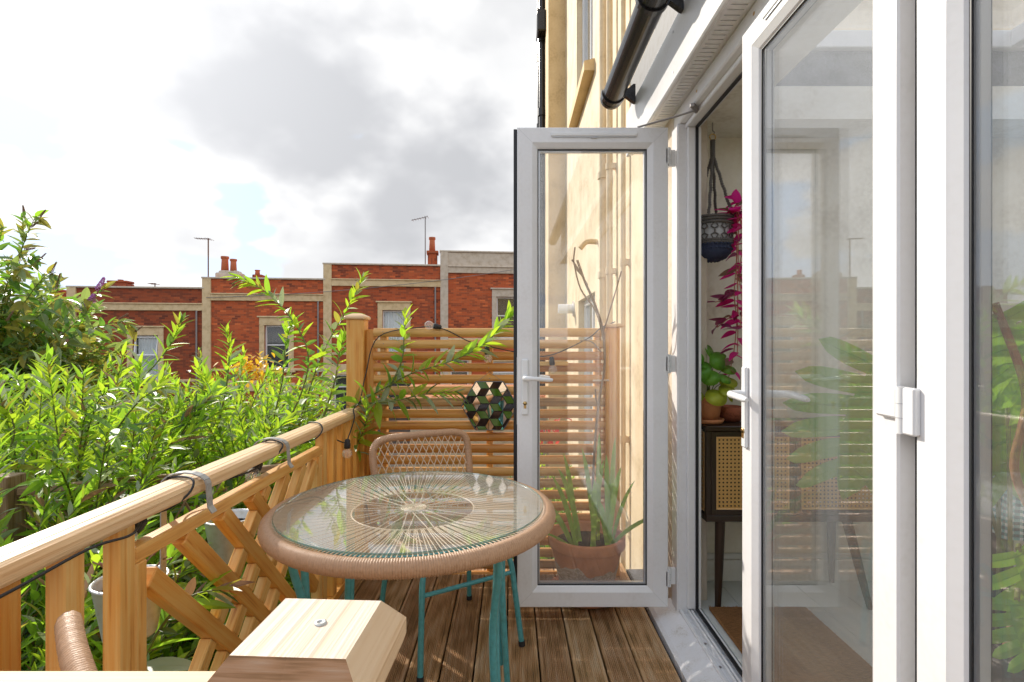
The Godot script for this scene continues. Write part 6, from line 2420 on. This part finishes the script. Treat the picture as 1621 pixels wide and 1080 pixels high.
		stuff(put("flower_spike", st, M["petal_mauve" if q[4] == 1 else "dry_brown"], bud))
	# shrub with yellow flowers before the red house
	var y := shrub("yellow_flowered_shrub", "yellow flowered shrub in front of the red house with dark window", "shrub", "", Vector3(-3.65, -1.7, -7.6), Vector3(-3.6, 0.05, -7.6), Vector3(0.85, 0.85, 0.7), 70, [], 0.10, 0.3, [0, 1, 1, 2], tones, 0.1, 0.06)
	var fl := [leaf_blade_mesh(0.6, 0.3, 0.2), leaf_blade_mesh(0.5, 0.5, 0.3), leaf_blade_mesh(0.7, 0.1, 0.1)]
	var bag := []
	for i in range(190):
		var c := at(-3.3 + rng.randfn() * 0.17, 0.90 + rng.randfn() * 0.09, 6.9 + rng.randfn() * 0.1)
		if i % 4 == 0:
			c = at(-3.6 + rng.randfn() * 0.4, 0.62 + rng.randfn() * 0.18, 7.0 + rng.randfn() * 0.1)
		bag.append([Transform3D(aim(Vector3(rng.randfn(), rng.randfn(), rng.randfn()), Vector3.UP).scaled_local(Vector3.ONE * 0.085), c), 0 if i % 12 else 1, i % 3])
	finish_leaves(y, bag, fl, ["petal_yellow", "leaf_rust"], 0)
	# low planting seen through the slats
	var low := shrub("lime_green_shrub", "low lime green garden shrub seen through the slats", "shrub", "", Vector3(-0.2, -1.7, -5.6), Vector3(-0.2, -0.55, -5.6), Vector3(1.5, 0.55, 0.6), 70, [], 0.10, 0.35, [0, 0, 1], tones, 0.1, 0.06, 9.0)
	bag = []
	for i in range(70):
		bag.append([Transform3D(aim(Vector3(rng.randfn(), rng.randfn(), rng.randfn()), Vector3.UP).scaled_local(Vector3.ONE * 0.07), at(-0.6 + rng.randfn() * 0.4, -0.25 + rng.randfn() * 0.12, 5.0 + rng.randfn() * 0.1)), 0, i % 3])
	finish_leaves(low, bag, fl, ["petal_yellow"], 0)
	var red := shrub("red_flowered_shrub", "small red flowered bush behind the fence near the cream wall", "shrub", "", Vector3(0.35, -1.7, -4.6), Vector3(0.32, -0.1, -4.6), Vector3(0.35, 0.6, 0.4), 26, [], 0.09, 0.4, [1, 1, 2], tones, 0.1, 0.05, 0.7)
	bag = []
	for i in range(60):
		bag.append([Transform3D(aim(Vector3(rng.randfn(), rng.randfn(), rng.randfn()), Vector3.UP).scaled_local(Vector3.ONE * 0.06), at(0.25 + rng.randfn() * 0.09, 0.52 + rng.randfn() * 0.06, 4.3 + rng.randfn() * 0.06)), 0, i % 3])
	finish_leaves(red, bag, fl, ["petal_red"], 0)
	# hedge along the far gardens
	shrub("garden_hedge", "dark clipped hedge across the gardens before the terrace", "hedge", "", Vector3(-11.0, -1.8, -14.0), Vector3(-11.0, -1.0, -14.0), Vector3(6.5, 1.1, 0.8), 170, [], 0.16, 0.5, [1, 2, 2, 4], tones, 0.1, 0.10)
	# garden trellis and tiled lean-to
	var o := thing("garden_trellis", "weathered garden fence post with a diamond trellis in the bushes", "fence")
	var st := mb()
	bd(st, -2.18, -2.09, -1.7, 0.67, 2.2, 2.29, 0.004)
	put("post", st, M.grey_fence_wood, o)
	bar_part("rail", o, at(-2.09, 0.60, 2.25), at(-1.0, 0.60, 2.75), 0.03, 0.04, "grey_fence_wood")
	bar_part("rail", o, at(-2.09, -0.4, 2.25), at(-1.0, -0.4, 2.75), 0.03, 0.04, "grey_fence_wood")
	for i in range(11):
		var x := -2.09 + i * 0.1
		for s in [-1.0, 1.0]:
			var xb: float = x + s * 0.45
			if xb < -2.1 or xb > -1.0:
				continue
			bar_part("trellis_bar", o, at(x, 0.58, 2.25 + (x + 2.09) * 0.459 + 0.004 * s), at(xb, -0.38, 2.25 + (xb + 2.09) * 0.459 + 0.004 * s), 0.008, 0.022, "grey_fence_wood", 0.001)
	o = thing("lean_to_roof", "row of pale terracotta ridge tiles on a shed beyond the slats", "shed")
	st = mb()
	bd(st, -1.6, 0.75, -1.7, 0.28, 8.4, 9.6, 0.01)
	put("wall", st, M.peeling_render, o)
	st = mb()
	prism(st, [Vector2(8.25, 0.28), Vector2(9.7, 0.28), Vector2(9.7, 0.34), Vector2(9.0, 0.52), Vector2(8.25, 0.32)], 2.5, at(-1.7, 0, 0), Basis(Vector3(0, 0, -1), Vector3(0, 1, 0), Vector3(1, 0, 0)))
	put("roof", st, M.terracotta, o)
	st = mb()
	lathe(st, [Vector2(0.0, 0.0), Vector2(0.055, 0.0), Vector2(0.06, 0.09), Vector2(0.0, 0.10)], 10)
	var tile := st.commit()
	for i in range(22):
		inst("tile", tile, M.terracotta, o, Transform3D(Basis(Vector3.RIGHT, PI / 2 - 0.25), at(-1.65 + i * 0.112, 0.33, 8.28)))
